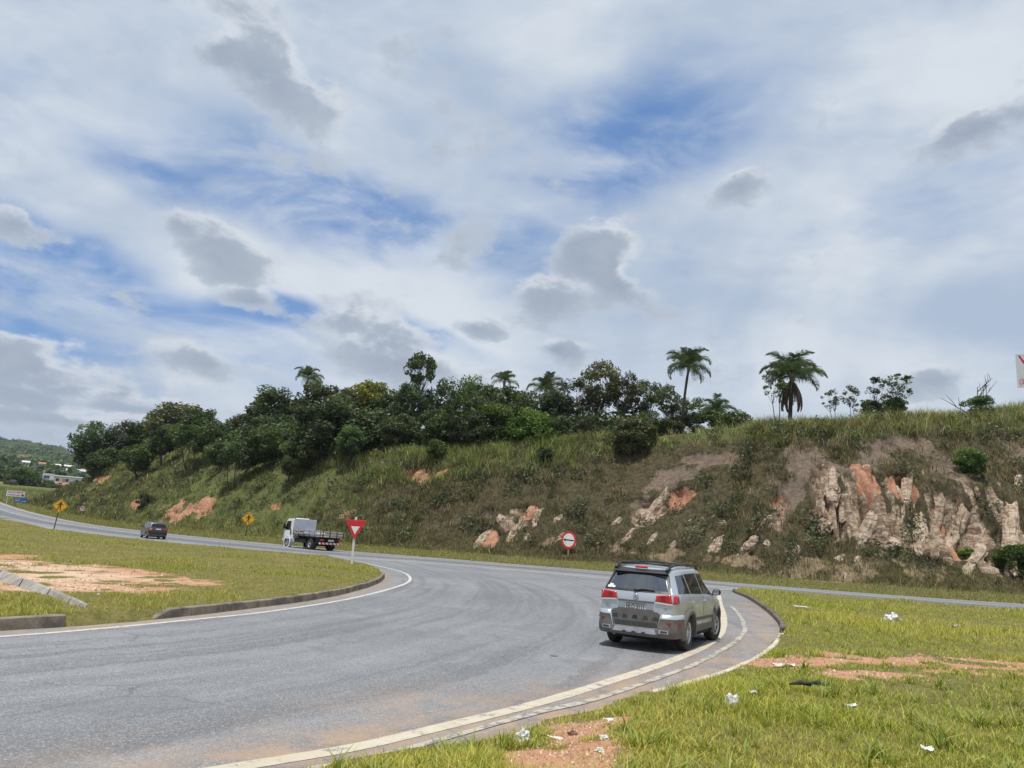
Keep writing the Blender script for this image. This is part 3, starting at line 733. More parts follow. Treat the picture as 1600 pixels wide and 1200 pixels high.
def hill_xyz(s, t):
    """surface point of the cutting with its gullies and ledges"""
    s = np.asarray(s, float); t = np.asarray(t, float)
    c, so, r, v = hill_masks(s, t)
    on = sstep(3, 6, t)*np.minimum(1, crest_h(s)/6)
    flute = (fbm(s*.8, t*.16, oct=3, seed=61)-.5)*3.0+(fbm(s*1.7, t*.3, oct=3, seed=62)-.5)*3.0
    push = on*((fbm(s*.22, t*.22, oct=3, seed=60)-.5)*1.6+np.maximum(r, c*.7)*flute*1.1+so*(fbm(s*.9, t*.35, oct=3, seed=63)-.55)*.6-.5*c-.35*so+(fbm(s*1.1, t*1.1, oct=3, seed=65)-.5)*.35)
    x, y = st_xy(s, t-push*.75)
    z = rise(x, y)+hill_h(s, t)+push*.45*on+(fbm(s*1.5, t*1.5, oct=3, seed=64)-.5)*.16*sstep(.3, 2, t)
    ledge = np.maximum(r, c)*on; z = z+ledge*(np.floor(z/1.1+.3*vnoise(s, t))*1.1-z)*.28
    return x, y, z
def hill_mat():
    m, t, b, out = newmat('hillside_earth'); p = pos(t)
    n1 = t.noise(p, .5, 5., .6); n2 = t.noise(p, 2.6, 6., .65); n3 = t.noise(p, 14., 5., .65)
    turf = t.mix(t.mapr(n2, .35, .65), (.05, .044, .024), (.10, .083, .046)); turf = t.mix(t.mapr(attr(t, 'green'), .2, .8), turf, t.mix(n2, (.07, .085, .028), (.14, .15, .055)))  # soil and litter tone, darkened to put shade between the tussocks into the colour
    turf = t.mix(attr(t, 'verge'), turf, t.mix(n2, (.10, .105, .035), (.19, .17, .065)))
    soil = t.mix(t.mapr(n2, .3, .7), (.125, .095, .072), (.215, .165, .125)); soil = t.mix(t.mapr(n3, .5, .75), soil, (.10, .075, .06))
    sp = t.vmath('MULTIPLY', p, (1., 1., 2.6))
    rk = t.ramp(t.noise(sp, 1.1, 6., .66, .6), [(.30, (.07, .05, .04)), (.42, (.21, .14, .095)), (.51, (.33, .245, .175)), (.60, (.52, .435, .335)), (.70, (.20, .145, .11))])
    rk = t.mix(t.mapr(n3, .50, .68), rk, (.10, .075, .06))
    clay = t.mix(t.mapr(n2, .32, .68), (.36, .165, .10), (.47, .28, .185)); clay = t.mix(t.mapr(n3, .52, .74), clay, (.22, .11, .07))
    vd = t.mix(n2, (.20, .15, .09), (.33, .25, .17))
    k = lambda a: t.mapr(t.math('ADD', attr(t, a), t.math('MULTIPLY', t.math('SUBTRACT', n2, .5), .8)), .32, .62)
    c = t.mix(k('vdirt'), turf, vd); c = t.mix(k('soil'), c, soil); c = t.mix(k('rock'), c, rk); c = t.mix(k('clay'), c, clay)
    t.put(b.inputs['Base Color'], c); b.inputs['Roughness'].default_value = .95; b.inputs['Specular IOR Level'].default_value = .15
    bn = t.new('ShaderNodeBump', inp={'Strength': 1., 'Distance': .16, 'Height': t.math('ADD', t.math('MULTIPLY', n3, .45), n2)}); t.l.new(bn.outputs[0], b.inputs['Normal']); return m
M['hill'] = hill_mat()
def build_hill():
    S = np.concatenate([np.arange(20, 150, 2.), np.arange(150, 177, .4), np.arange(177, 232, .2), np.arange(232, 250, .4), np.arange(250, 375, .5), np.arange(375, 470, 3.)]); T = np.concatenate([[-.3], np.arange(0, 4, .4), np.arange(4, 14, .22), np.arange(14, 24, .35), np.arange(24, 47, 1.2)])
    gs, gt = np.meshgrid(S, T); s, t = gs.ravel(), gt.ravel(); x, y, z = hill_xyz(s, t); c, so, r, v = hill_masks(s, t)
    z = z-.1*sstep(.6, 0, t)
    i = np.arange(len(s)).reshape(len(T), len(S)); F = np.stack([i[:-1, :-1], i[:-1, 1:], i[1:, 1:], i[1:, :-1]], -1).reshape(-1, 4)[:, ::-1]
    gr = np.maximum(sstep(225, 270, s+20*(fbm(s*.1, t*.1, seed=70)-.5)), sstep(-3, 0, t-crest_t(s)))
    me = mesh_np('hillside', np.stack([x, y, z], 1), F, True, {'clay': c, 'soil': so, 'rock': r, 'vdirt': v, 'green': gr, 'verge': sstep(4.6, 3.2, t+.8*(fbm(s*.6, t*.6, seed=71)-.5))})
    return tag(link('hillside', me, M['hill']), kind='structure')
HILL = build_hill()
def rock_mat():
    m, t, b, out = newmat('pale_rock'); p = pos(t); sp = t.vmath('MULTIPLY', p, (1., 1., 3.))
    c = t.ramp(t.noise(sp, 1.3, 6., .68, .8), [(.28, (.08, .055, .045)), (.40, (.24, .16, .11)), (.50, (.37, .285, .21)), (.60, (.53, .445, .345)), (.70, (.23, .165, .12))])
    g = t.noise(p, 11., 5., .7); c = t.mix(t.mapr(g, .52, .72), c, (.17, .13, .11))
    t.put(b.inputs['Base Color'], c); b.inputs['Roughness'].default_value = .9; b.inputs['Specular IOR Level'].default_value = .2
    bn = t.new('ShaderNodeBump', inp={'Strength': .9, 'Distance': .08, 'Height': g}); t.l.new(bn.outputs[0], b.inputs['Normal']); return m
M['rock'] = rock_mat()
def rock_mesh(seed):
    bm = bmesh.new(); bmesh.ops.create_icosphere(bm, subdivisions=4, radius=1.); V = np.array([v.co for v in bm.verts])
    d = .55+.9*fbm(V[:, 0]*1.6+9, V[:, 1]*1.6+seed*3.3, V[:, 2]*1.1+5, oct=4, seed=seed); q = np.floor(V[:, 2]*3.5+vnoise(V[:, 0]*2, V[:, 1]*2, seed=seed))/3.5
    d = d*(1+.22*(vnoise(q*7, q*0+seed, seed=seed)-.5)+.25*(fbm(V[:, 0]*5, V[:, 1]*5, V[:, 2]*2.2, oct=2, seed=seed+3)-.5))
    for v, k in zip(bm.verts, d): v.co = v.co*float(k)
    me = bpy.data.meshes.new('rock'); bm.to_mesh(me); bm.free(); me.materials.append(M['rock']); return me
ROCKM = [rock_mesh(i) for i in range(6)]
def add_rock(s0, t0, s1, t1, w=None):
    a = Vector([float(q[0]) for q in hill_xyz(np.array([s0]), np.array([t0]))]); b = Vector([float(q[0]) for q in hill_xyz(np.array([s1]), np.array([t1]))])
    d = b-a; L = max(d.length, .7); w = w or min(.6, .26+.10*L)*random.uniform(.8, 1.25)
    o = link('rock', random.choice(ROCKM), parent=HILL); nv = Vector((a.x*0+.25, 1., 0)).normalized(); o.location = (a+b)/2+nv*(.5*w)+Vector((0, 0, -.1)); o.rotation_mode = 'QUATERNION'
    o.rotation_quaternion = (d if d.length > .1 else Vector((0, .4, 1))).to_track_quat('Z', 'Y') @ Matrix.Rotation(random.uniform(0, 6.28), 4, 'Z').to_quaternion(); o.scale = (w, w*random.uniform(.75, 1.05), L*.62)
for r_ in ROCKS: add_rock(*r_)
for _ in range(40):
    s_, t_ = random.choice([(random.uniform(178, 232), random.uniform(4.2, 7.5)), (random.uniform(180, 200), random.uniform(6, 11)), (random.uniform(208, 230), random.uniform(4.2, 9))])
    add_rock(s_, t_, s_-.15, t_+random.uniform(.2, .5), random.uniform(.10, .22))

# ------------------------------------------------------------------ blades of grass
def blades(P, Hh, Wd, lean, col, seg=2, az=None, droop=.35, face=None):
    n = len(P); az = RNG.uniform(0, 2*np.pi, n) if az is None else az; fa = az+RNG.normal(np.pi/2, .5, n) if face is None else face
    dx, dy = np.cos(az), np.sin(az); wx, wy = np.cos(fa)*Wd/2, np.sin(fa)*Wd/2; o = np.zeros(n); V = []
    L = Hh*lean; base = P
    def ring(f, k): return base+np.stack([dx*L*f**1.6, dy*L*f**1.6, Hh*(f-droop*lean*f*f*.6)], 1), k
    rings = [(0., 1.), (.5, .8)] if seg == 2 else [(0., 1.)]
    for f, k in rings:
        c, _ = ring(f, k); V += [c-np.stack([wx*k, wy*k, o], 1), c+np.stack([wx*k, wy*k, o], 1)]
    V.append(ring(1., 0)[0]); m = len(V); V = np.stack(V, 1).reshape(-1, 3); b = np.arange(n)*m
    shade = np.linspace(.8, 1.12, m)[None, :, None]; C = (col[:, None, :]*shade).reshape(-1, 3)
    F = [np.stack([b, b+1, b+2], 1)] if seg == 1 else [np.stack([b, b+1, b+3, b+2], 1), np.stack([b+2, b+3, b+4], 1)]
    return V, F, C
def join_blades(name, parts, mat):
    V = []; F3 = []; F4 = []; C = []; n = 0
    for v, f, c in parts:
        for q in f: (F3 if q.shape[1] == 3 else F4).append(q+n)
        V.append(v); C.append(c); n += len(v)
    Fs = ([np.vstack(F4)] if F4 else [])+([np.vstack(F3)] if F3 else [])
    return link(name, mesh_np(name, np.vstack(V), Fs, False, cols=np.vstack(C)), mat)
def pal(n, cols, w=None, jit=.18):
    cols = np.array(cols); i = RNG.choice(len(cols), n, p=w); return cols[i]*(1+RNG.normal(0, jit, (n, 1)))*(1+RNG.normal(0, .06, (n, 3)))
def island_grass():
    parts = {'near': [], 'far': []}
    for name, az0, az1, d0, d1, dens in (('near', -14, 50, 3.2, 60, 170000), ('far', -46, 2, 11., 130, 120000)):
        n = int(dens*math.radians(az1-az0)*math.log(d1/d0)); d = d0*np.exp(RNG.uniform(0, math.log(d1/d0), n)); a = np.radians(RNG.uniform(az0, az1, n)); x, y = np.sin(a)*d, np.cos(a)*d
        z, sd, s, t = ground_z(x, y); side = near_seg(x, y, np.vstack([REC]))[2] < 0
        bare = patch(x, y, BARE); dens_n = fbm(x*.8, y*.8, oct=3, seed=80); keep = (sd > .05) & (t < -5) & (RNG.uniform(0, 1, n) > bare*1.02) & ((side) if name == 'near' else (~side))
        keep &= (sd > .22) | (RNG.uniform(0, 1, n) > .5); keep &= RNG.uniform(0, 1, n) < .1+2.*(dens_n-.12)
        x, y, z, d, sd, bare = (q[keep] for q in (x, y, z, d, sd, bare)); n = len(x)
        tuft = sstep(.5, .72, fbm(x*.55, y*.55, oct=3, seed=81)); dry = sstep(.40, .60, fbm(x*.16, y*.16, oct=3, seed=82)+.1*(RNG.uniform(0, 1, n)-.5))
        k = np.maximum(1, d/9.)
        h = (.035+.06*RNG.uniform(0, 1, n)**1.5+.15*tuft*RNG.uniform(.3, 1, n))*np.where(d > 20, 1.1, 1.)*(1-.4*bare); w = (.0055+.004*RNG.uniform(0, 1, n))*k**.85
        if name == 'far': h = h*.8
        g = pal(n, [(.22, .245, .04), (.31, .32, .06), (.14, .18, .03), (.37, .33, .10)], [.38, .28, .22, .12], .26); y_ = pal(n, [(.36, .32, .085), (.29, .27, .065), (.44, .37, .15)], [.5, .35, .15])
        if name == 'far': y_ = pal(n, [(.29, .26, .07), (.24, .225, .055), (.36, .30, .11)], [.5, .35, .15]); g = pal(n, [(.20, .215, .04), (.245, .24, .055), (.155, .185, .032)], [.4, .35, .25])
        c = np.where((RNG.uniform(0, 1, n) < .12+.7*dry)[:, None], y_, g)*np.array([1.26, 1.29, .96])
        lean = RNG.uniform(.25, 1.1, n); P = np.stack([x, y, z-.01], 1); cl = d < 16
        for m, sg in ((cl, 2), (~cl, 1)):
            if m.any(): parts[name].append(blades(P[m], h[m], w[m], lean[m], c[m], sg))
        if name == 'near':   # broad-leaved rosettes and coarse tufts close by
            m = 900; d = 4.2*np.exp(RNG.uniform(0, math.log(30/4.2), m)); a = np.radians(RNG.uniform(-12, 48, m)); x, y = np.sin(a)*d, np.cos(a)*d; z, sd, s, t = ground_z(x, y)
            keep = (sd > .3) & (near_seg(x, y, REC)[2] < 0) & (patch(x, y, BARE) < .4) & (t < -13); x, y, z = x[keep], y[keep], z[keep]; kk = 16
            P = np.repeat(np.stack([x, y, z], 1), kk, 0)+RNG.normal(0, .03, (len(x)*kk, 3))*[1, 1, 0]; q = len(P); sz = np.repeat(RNG.uniform(.6, 1.5, len(x)), kk)
            parts[name].append(blades(P, sz*RNG.uniform(.10, .20, q), sz*RNG.uniform(.008, .014, q), RNG.uniform(.5, 1.5, q), pal(q, [(.21, .25, .045), (.29, .31, .065), (.36, .34, .11)], [.5, .35, .15]), 2))
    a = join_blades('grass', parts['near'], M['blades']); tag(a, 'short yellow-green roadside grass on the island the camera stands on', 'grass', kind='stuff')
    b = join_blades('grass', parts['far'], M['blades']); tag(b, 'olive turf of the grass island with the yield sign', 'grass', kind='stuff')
island_grass()
def hill_grass():
    parts = []
    # short turf on the verge
    n = 90000; s = 160+RNG.beta(1.3, 2.2, n)*240; t = RNG.uniform(.25, 5.2, n); c_, so, r, v = hill_masks(s, t); keep = RNG.uniform(0, 1, n) > np.maximum.reduce([c_, so*.8, r*.8, v*.8]); s, t = s[keep], t[keep]; n = len(s)
    x, y, z = hill_xyz(s, t); far = np.hypot(x, y)/60
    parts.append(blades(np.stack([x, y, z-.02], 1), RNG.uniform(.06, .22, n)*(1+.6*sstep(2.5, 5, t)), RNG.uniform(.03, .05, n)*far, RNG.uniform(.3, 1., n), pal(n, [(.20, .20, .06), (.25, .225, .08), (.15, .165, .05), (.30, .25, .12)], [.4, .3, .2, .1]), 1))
    n = 16000; s = RNG.uniform(338, 440, n); t = RNG.uniform(.4, 42, n); k = crest_h(s) < 3; s, t = s[k], t[k]; x, y = st_xy(s, t); n = len(x); z = land(x, y)
    parts.append(blades(np.stack([x, y, z-.15], 1), RNG.uniform(.35, .8, n), RNG.uniform(.10, .2, n), RNG.uniform(.3, .9, n), pal(n, [(.14, .16, .05), (.19, .19, .07), (.11, .13, .04)]), 1))
    # tussocks on the cut
    def tuss(n, s, t, kk, hmul, cols, w=None, spread=.28, wind=.0):
        c_, so, r, v = hill_masks(s, t); cl = fbm(s*.32, t*.42, oct=3, seed=90)
        keep = (RNG.uniform(0, 1, len(s)) > np.maximum.reduce([c_*1.1, so*.9, r*.88]))&(RNG.uniform(0, 1, len(s)) < .25+1.5*cl); s, t = s[keep], t[keep]; m = len(s)
        x, y, z = hill_xyz(s, t); far = np.hypot(x, y)/62; sz = RNG.uniform(.6, 1.25, m)*hmul*(.7+.6*fbm(s*.25, t*.25, oct=2, seed=91))
        P = np.repeat(np.stack([x, y, z-.05], 1), kk, 0); q = len(P); P = P+RNG.normal(0, spread, (q, 3))*[1, 1, .25]; S_ = np.repeat(sz, kk)
        cc = np.repeat(pal(m, cols, w, .34), kk, 0)*(1+RNG.normal(0, .16, (q, 1)))
        parts.append(blades(P, S_*RNG.uniform(.55, 1.1, q), np.repeat(far, kk)*RNG.uniform(.022, .042, q), RNG.uniform(.25, .95, q), np.clip(cc, .008, 1), 2, droop=.6))
    brown = [(.15, .125, .068), (.20, .16, .092), (.11, .105, .05), (.25, .195, .12), (.125, .135, .055)]; green = [(.14, .165, .05), (.19, .21, .07), (.095, .125, .038), (.23, .215, .09)]
    n = 5600; s = RNG.uniform(158, 252, n); t = 3.6+RNG.uniform(0, 1, n)*(crest_t(s)-3.6); tuss(n, s, t, 15, .78, brown, [.28, .22, .2, .12, .18])
    n = 3600; s = RNG.uniform(235, 352, n); t = 3.6+RNG.uniform(0, 1, n)*(crest_t(s)-3.6); tuss(n, s, t, 12, .8, green+brown[:2], [.3, .22, .18, .1, .12, .08])
    n = 900; s = RNG.uniform(292, 352, n); t = 4+RNG.uniform(0, 1, n)*(crest_t(s)-4)*.75; tuss(n, s, t, 12, .8, brown)
    # tall pale grass along the crest
    n = 2600; s = RNG.uniform(158, 262, n); t = crest_t(s)+RNG.uniform(-2.2, 3., n); tuss(n, s, t, 15, 1.22, [(.25, .265, .11), (.31, .31, .145), (.18, .205, .08), (.34, .30, .17)], [.35, .3, .2, .15])
    n = 700; s = RNG.uniform(222, 250, n); t = crest_t(s)+RNG.uniform(-3.6, 1.2, n); tuss(n, s, t, 16, 1.35, [(.23, .27, .10), (.29, .315, .135), (.18, .215, .075)])
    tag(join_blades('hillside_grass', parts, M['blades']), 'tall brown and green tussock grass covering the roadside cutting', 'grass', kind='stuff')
hill_grass()

# ------------------------------------------------------------------ trees
def leaf_cloud(C, size, rng, flat=.35, asp=.5):
    n = len(C); u = rng.normal(0, 1, (n, 3)); u[:, 2] *= flat+.2; u /= np.linalg.norm(u, axis=1)[:, None]; w = rng.normal(0, 1, (n, 3)); v = np.cross(u, w); v /= np.linalg.norm(v, axis=1)[:, None]
    u = u*size[:, None]; v = v*(size*asp)[:, None]; V = np.stack([C-u, C-v*1., C+u, C+v*1.], 1).reshape(-1, 3); b = np.arange(n)*4
    return V, np.stack([b, b+1, b+2, b+3], 1)
def skeleton(rng, H, R, fork, clumps, stems=1, r0=.16):
    mb = MB(); starts = []
    for k in range(stems):
        a = rng.uniform(0, 6.28); sp = .0 if stems == 1 else .45*R*rng.uniform(.5, 1.)
        p0 = Vector((.06*math.cos(a), .06*math.sin(a), -.4)); p2 = Vector((sp*math.cos(a)+rng.normal(0, .08*R), sp*math.sin(a)+rng.normal(0, .08*R), H*fork)); p1 = p0.lerp(p2, .5)+Vector((rng.normal(0, .04*H), rng.normal(0, .04*H), 0))
        rr = r0/(stems**.5); mb.tube([p0, p0.lerp(p1, .6), p1, p2], [rr*1.3, rr, rr*.9, rr*.7], 7); starts.append((p2, rr*.7))
    for c in clumps:
        c = Vector(c); s, rr = min(starts, key=lambda q: (Vector((q[0].x-c.x, q[0].y-c.y, 0))).length+rng.uniform(0, .3)); m = s.lerp(c, .5)+Vector((0, 0, -.10*(c-s).length+rng.normal(0, .1)))+Vector((rng.normal(0, .15), rng.normal(0, .15), 0))
        mb.tube([s+Vector((0, 0, -.1)), s.lerp(m, .6), m, c], [rr*.55, rr*.42, rr*.3, rr*.1], 5, False)
    return mb
def tree_meshes(kind, seed):
    rng = np.random.default_rng(seed); H = 8.
    R, fork, nc, cr, per, ls, z0 = {'b': (3., .30, 62, .78, 150, .165, .26), 'o': (3., .36, 44, .60, 90, .15, .42), 't': (2.4, .6, 20, .52, 110, .17, .68), 'n': (2.2, .4, 34, .45, 9, .13, .4),
                                    'u': (3., .12, 50, .85, 170, .20, .10), 'm': (3.2, .42, 46, .66, 120, .16, .45), 's': (2.2, .38, 26, .42, 26, .20, .42)}[kind]
    zc = (z0+1)/2; hz = (1-z0)/2*H; cl = []
    while len(cl) < nc:
        q = rng.uniform(-1, 1, 3); l = np.linalg.norm(q)
        if l > 1 or l < .42: continue
        c = np.array([q[0]*R*.86, q[1]*R*.86, zc*H+q[2]*hz*.86])
        if kind in 'bou' and q[2] < -.2: c[:2] *= .8
        cl.append(c)
    cl = np.array(cl); C = []
    for c in cl:
        m = int(per*rng.uniform(.6, 1.4)); d = rng.normal(0, 1, (m, 3)); d /= np.linalg.norm(d, axis=1)[:, None]; rad = rng.uniform(.25, 1, (m, 1))**.45; k = cr*rng.uniform(.65, 1.25)
        C.append(c+d*rad*k*np.array([1.1, 1.1, .8])+rng.normal(0, .07, (m, 3)))
    nn = [len(c) for c in C]; C = np.vstack(C); size = ls*rng.uniform(.6, 1.25, len(C)); V, F = leaf_cloud(C, size, rng)
    v = np.clip(np.repeat(rng.uniform(.15, .75, len(nn)), nn)+rng.normal(0, .18, len(C))+.25*(C[:, 2]-zc*H)/hz*.5, 0, 1)
    crown = mesh_np('crown', V, F, False, {'v': np.repeat(v, 4)}); crown.materials.append(M['leaf_dark'])
    st = {'m': 4, 'u': 3, 's': 2}.get(kind, 1); sk = skeleton(rng, H, R, fork, [tuple(c) for c in cl[rng.permutation(len(cl))[:{'b': 16, 'u': 6}.get(kind, 30)]]], st, {'b': .19, 'u': .08, 't': .13, 's': .09}.get(kind, .13))
    trunk = sk.mesh('trunk', smooth=True); trunk.materials.append(M['bark']); return trunk, crown, H, R
TM = {}
for k, seeds in dict(b=(1, 2, 3, 4, 5), o=(11, 12, 13), t=(21,), n=(31,), u=(41, 42, 43), m=(51, 52), s=(61, 62, 63)).items(): TM[k] = [tree_meshes(k, q) for q in seeds]
def zland(x, y): return float(land(np.array([x]), np.array([y]))[0])
def hill_foot(x, y):
    """level of the finished surface (with its relief) under (x, y)"""
    s, t = road_st(x, y)
    if t[0] < .2 or s[0] < 25 or s[0] > 460 or t[0] > 45: return zland(x, y)-.05
    s0, t0 = s.copy(), t.copy()
    for _ in range(4):
        hx, hy, hz = hill_xyz(s0, t0); s1, t1 = road_st(hx, hy); s0 = s0-(s1-s); t0 = t0-(t1-t)
    return float(hill_xyz(s0, t0)[2][0])
NAMES = {'b': 'tree', 'o': 'tree', 't': 'tree', 'n': 'tree', 'm': 'tree', 'u': 'bush', 's': 'shrub'}
def plant(x, y, h, w, kind, leaf, label, group=None, var=None, bark='bark', rz=None, z=None, lean=(0, 0), name=None):
    tr, cr, H, R = TM[kind][random.randrange(len(TM[kind])) if var is None else var % len(TM[kind])]
    r = empty(name or {'u': 'bush', 's': 'shrub'}.get(kind, 'broadleaf_tree'), (x, y, (hill_foot(x, y) if z is None else z)), random.uniform(0, 6.28) if rz is None else rz)
    r.rotation_euler = (lean[0], lean[1], r.rotation_euler[2]); k_ = w/R*1.05; kz = max(h/H, k_*.85); r.scale = (k_, k_, kz); r.location.z += min(0, h-H*kz); tag(r, label, NAMES[kind], group)
    a = link('trunk' if kind not in 'us' else 'stem', tr, parent=r); b = link('crown' if kind not in 'u' else 'foliage', cr, parent=r)
    for o, m in ((a, M[bark]), (b, M['leaf_'+leaf])): o.material_slots[0].link = 'OBJECT'; o.material_slots[0].material = m
    return r

# ------------------------------------------------------------------ wood on the crest: labels in the order of TREES
TL = ['dark tree at the left end of the wood, standing clear against the sky', 'sparse olive tree, second from the left end of the wood on the skyline', 'dark tree, third from the left end of the wood on the skyline',
 'broad brownish-olive tree, highest of the left end of the wood', 'dark round tree just right of the highest tree at the left end', 'low dark tree in the skyline dip, left half of the wood',
 'olive-tinged tree in the skyline dip left of the tall dark tree', 'tall dark tree rising left of the lone palm in the wood', 'dark tree close behind and left of the lone palm', 'tall dark tree on the skyline just right of the lone palm',
 'thin olive tree between the lone palm and the yellowish tree', 'yellowish-green tree on the skyline in the middle of the wood', 'dark tree just right of the yellowish skyline tree', 'dark tree at the foot of the tallest slim tree, on its left',
 'tallest slim tree with tufts of leaves high above the wood', 'dark tree just right of the tallest slim tree', 'almost bare pale-branched tree between slim tree and small palm', 'dark rounded tree just left of the small upright palm',
 'dark tree below the small upright palm', 'dark skyline tree between the two small palms in the wood', 'dark tree below the wide drooping palm in the wood', 'dark tree just right of the wide drooping palm',
 'open-crowned tree with visible branches, left of three tall ones', 'open-crowned tree, highest of the right end of the wood', 'open-crowned tree with branches showing, right of the highest one', 'sparse dark tree stepping down at the right end of the wood',
 'sparse olive tree just left of the tall palm', 'sparse dark tree just right of the tall palm trunk', 'low round green bush at the right end of the wood',
 'dark tree in front of the highest tree at the left end', 'dark tree in the front row above the multi-stemmed slope tree', 'wide dark tree in the front row below the lone palm', 'large dark tree in the front row below the yellowish tree', 'mid-green tree in the front row left of the slim tree',
 'dark tree in the front row right of the slim tree', 'dark tree in the front row below the almost bare tree', 'mid-green tree in the front row below the small upright palm', 'lighter green tree in the front row below the drooping palm', 'dark tree in the front row right of the lighter green one',
 'dark tree in the front row below the open-crowned trees', 'dark low tree above the big bush on the slope', 'dark low tree at the foot of the tall palm', 'green bush right of the tall palm beside the small low palm', 'dark tree low on the left shoulder of the hill', 'dark tree filling the gap left of the lone palm, front row']
SL = ['small slender tree alone on the grassy slope at the left', 'thin dark tree on the grassy slope, second from the left', 'forked multi-stemmed dark tree on the grassy slope', 'leaning tree with spreading crown lowest on the grassy slope', 'dark umbrella tree on the slope above the pedestrian sign', 'thin dark tree on the slope above the white truck',
 'big spreading dark tree, largest on the slope, above the truck', 'big olive bush on the upper slope below the tall palm', 'mid-green bush beside the big olive bush on the slope', 'small dark bush on the slope below the slim tree', 'small dark bush alone in the tall grass mid-slope', 'mid-green tree at the right foot of the biggest slope tree',
 'dense green bush at the right edge above the road', 'bright green bush among the rocks near the right edge', 'small bright green bush on a pale rock at the right', 'mid-green small tree between forked tree and leaning tree', 'dark tree on the slope left of the biggest slope tree', 'low dark bush on the slope above the dark car']
for i, (x, y, h, w, k, c) in enumerate(TREES): plant(x, y, h+.5, w*(1.18 if k in 'bu' else 1.08), k, ('mid' if c == 'dark' and i % 5 == 1 and 'dark' not in TL[i] else c), TL[i], 'trees of the wood on the crest', var=i, bark='bark_pale' if k in 'no' else 'bark')
for i, (x, y, h, w, k, c) in enumerate(SLOPE_TREES): plant(x, y, h, w*1.1, k, c, SL[i], 'trees and bushes on the slope', var=i+1, lean=(0, .12 if i == 3 else 0))
for x, y, h, w, k, c, l in [(25.1, 69.9, 6.1, 1.5, 's', 'bright', 'thin yellow-green shrub tree growing in front of the palm with dead fronds'), (30.2, 69.4, 3.5, 1.0, 's', 'olive', 'spindly leaning shrub just right of the palm with dead fronds'), (32.2, 70.2, 3.8, 1.0, 's', 'olive', 'spindly shrub, second right of the palm with dead fronds'),
                            (35.6, 71.3, 4.6, 1.3, 's', 'dark', 'taller open shrub on the crest, left of a close pair'), (37.6, 71.8, 4.7, 1.5, 's', 'dark', 'taller open shrub on the crest, right of a close pair'), (33.7, 70.6, 2.4, 1.0, 's', 'dark', 'short dark shrub on the crest at the foot of the close pair'),
                            (35.2, 71.9, 2.3, 1.1, 'u', 'mid', 'round green bush behind the close pair of crest shrubs'), (37.7, 72.6, 2.5, 1.3, 'u', 'mid', 'yellow-green bush under the right shrub of the close pair'), (47.5, 75.0, 2.4, 1.5, 'u', 'mid', 'green bush with bare branches poking out, left of the billboard')]:
    plant(x, y, h, w, k, c, l, 'shrubs along the crest', bark='bark', lean=(0, -.1 if 'leaning' in l else 0))
def dead_shrub(x, y):
    mb = MB(); rng = random.Random(5)
    def br(p, d, L, r, n):
        q = p+d*L*.5+Vector((rng.uniform(-.1, .1), 0, rng.uniform(-.05, .1))); e = q+(d+Vector((rng.uniform(-.3, .3), rng.uniform(-.3, .3), .15)))*L*.5; mb.tube([p, q, e], [r, r*.75, r*.4], 5)
        if n: [br(q.lerp(e, rng.uniform(.1, .9)), (d+Vector((rng.uniform(-.9, .9), rng.uniform(-.5, .5), rng.uniform(-.1, .5)))).normalized(), L*.5, r*.55, n-1) for _ in range(3)]
    br(Vector((0, 0, -.3)), Vector((.1, 0, 1)), 3.2, .09, 2); br(Vector((0, 0, 0)), Vector((-.9, .1, .35)).normalized(), 2.6, .07, 1); br(Vector((.1, 0, .2)), Vector((.5, 0, .9)).normalized(), 3., .06, 1)
    tag(mb.build('dead_shrub', M['bark'], loc=(x, y, hill_foot(x, y))), 'leafless dark branches of a dead shrub on the crest left of the billboard', 'shrub')
dead_shrub(46.9, 74.6)
def undergrowth():
    n = 60000; s = RNG.uniform(219, 338, n); t = crest_t(s)+RNG.uniform(.3, 15, n); hm = 6.4*fbm(s*.14, t*.14, oct=3, seed=95)+.4; hm = hm*sstep(.3, 3, t-crest_t(s)); x, y = st_xy(s, t); z = rise(x, y)+hill_h(s, t)+hm*RNG.uniform(0, 1, n)**.7
    x = x+RNG.normal(0, .3, n); V, F = leaf_cloud(np.stack([x, y, z], 1), RNG.uniform(.2, .36, n), RNG); v = np.clip(fbm(s*.6, t*.6, z*.6, oct=2, seed=96)+RNG.normal(0, .12, n)-.1, 0, 1)
    tag(link('undergrowth', mesh_np('undergrowth', V, F, False, {'v': np.repeat(v, 4)}), M['leaf_dark']), 'dense dark undergrowth filling the wood between the trunks', 'undergrowth', kind='stuff')
undergrowth()

def scrub():
    n = 760; s = RNG.uniform(160, 350, n); t = 4.5+RNG.uniform(0, 1, n)**.9*(crest_t(s)-4); c_, so, r, v = hill_masks(s, t); keep = (np.maximum.reduce([c_, so, r*.7]) < .35) & (crest_h(s) > 4); s, t = s[keep], t[keep]; x, y, z = hill_xyz(s, t); m = len(x); q = 110
    R_ = np.repeat(RNG.uniform(.2, 1., m)**1.6+.14, q); d = RNG.normal(0, 1, (m*q, 3)); d /= np.linalg.norm(d, axis=1)[:, None]; d = d*RNG.uniform(.2, 1, (m*q, 1))**.5
    C = np.repeat(np.stack([x, y, z+.2], 1), q, 0)+d*R_[:, None]*[1, 1, .9]; V, F = leaf_cloud(C, np.clip(R_, .3, 1)*RNG.uniform(.10, .2, m*q), RNG); vv = np.clip(np.repeat(RNG.uniform(0, .8, m), q)+RNG.normal(0, .15, m*q), 0, 1)
    tag(link('scrub', mesh_np('scrub', V, F, False, {'v': np.repeat(vv, 4)}), M['leaf_olive']), 'low dark weeds and scrub dotted over the roadside cutting', 'scrub', kind='stuff')
scrub()

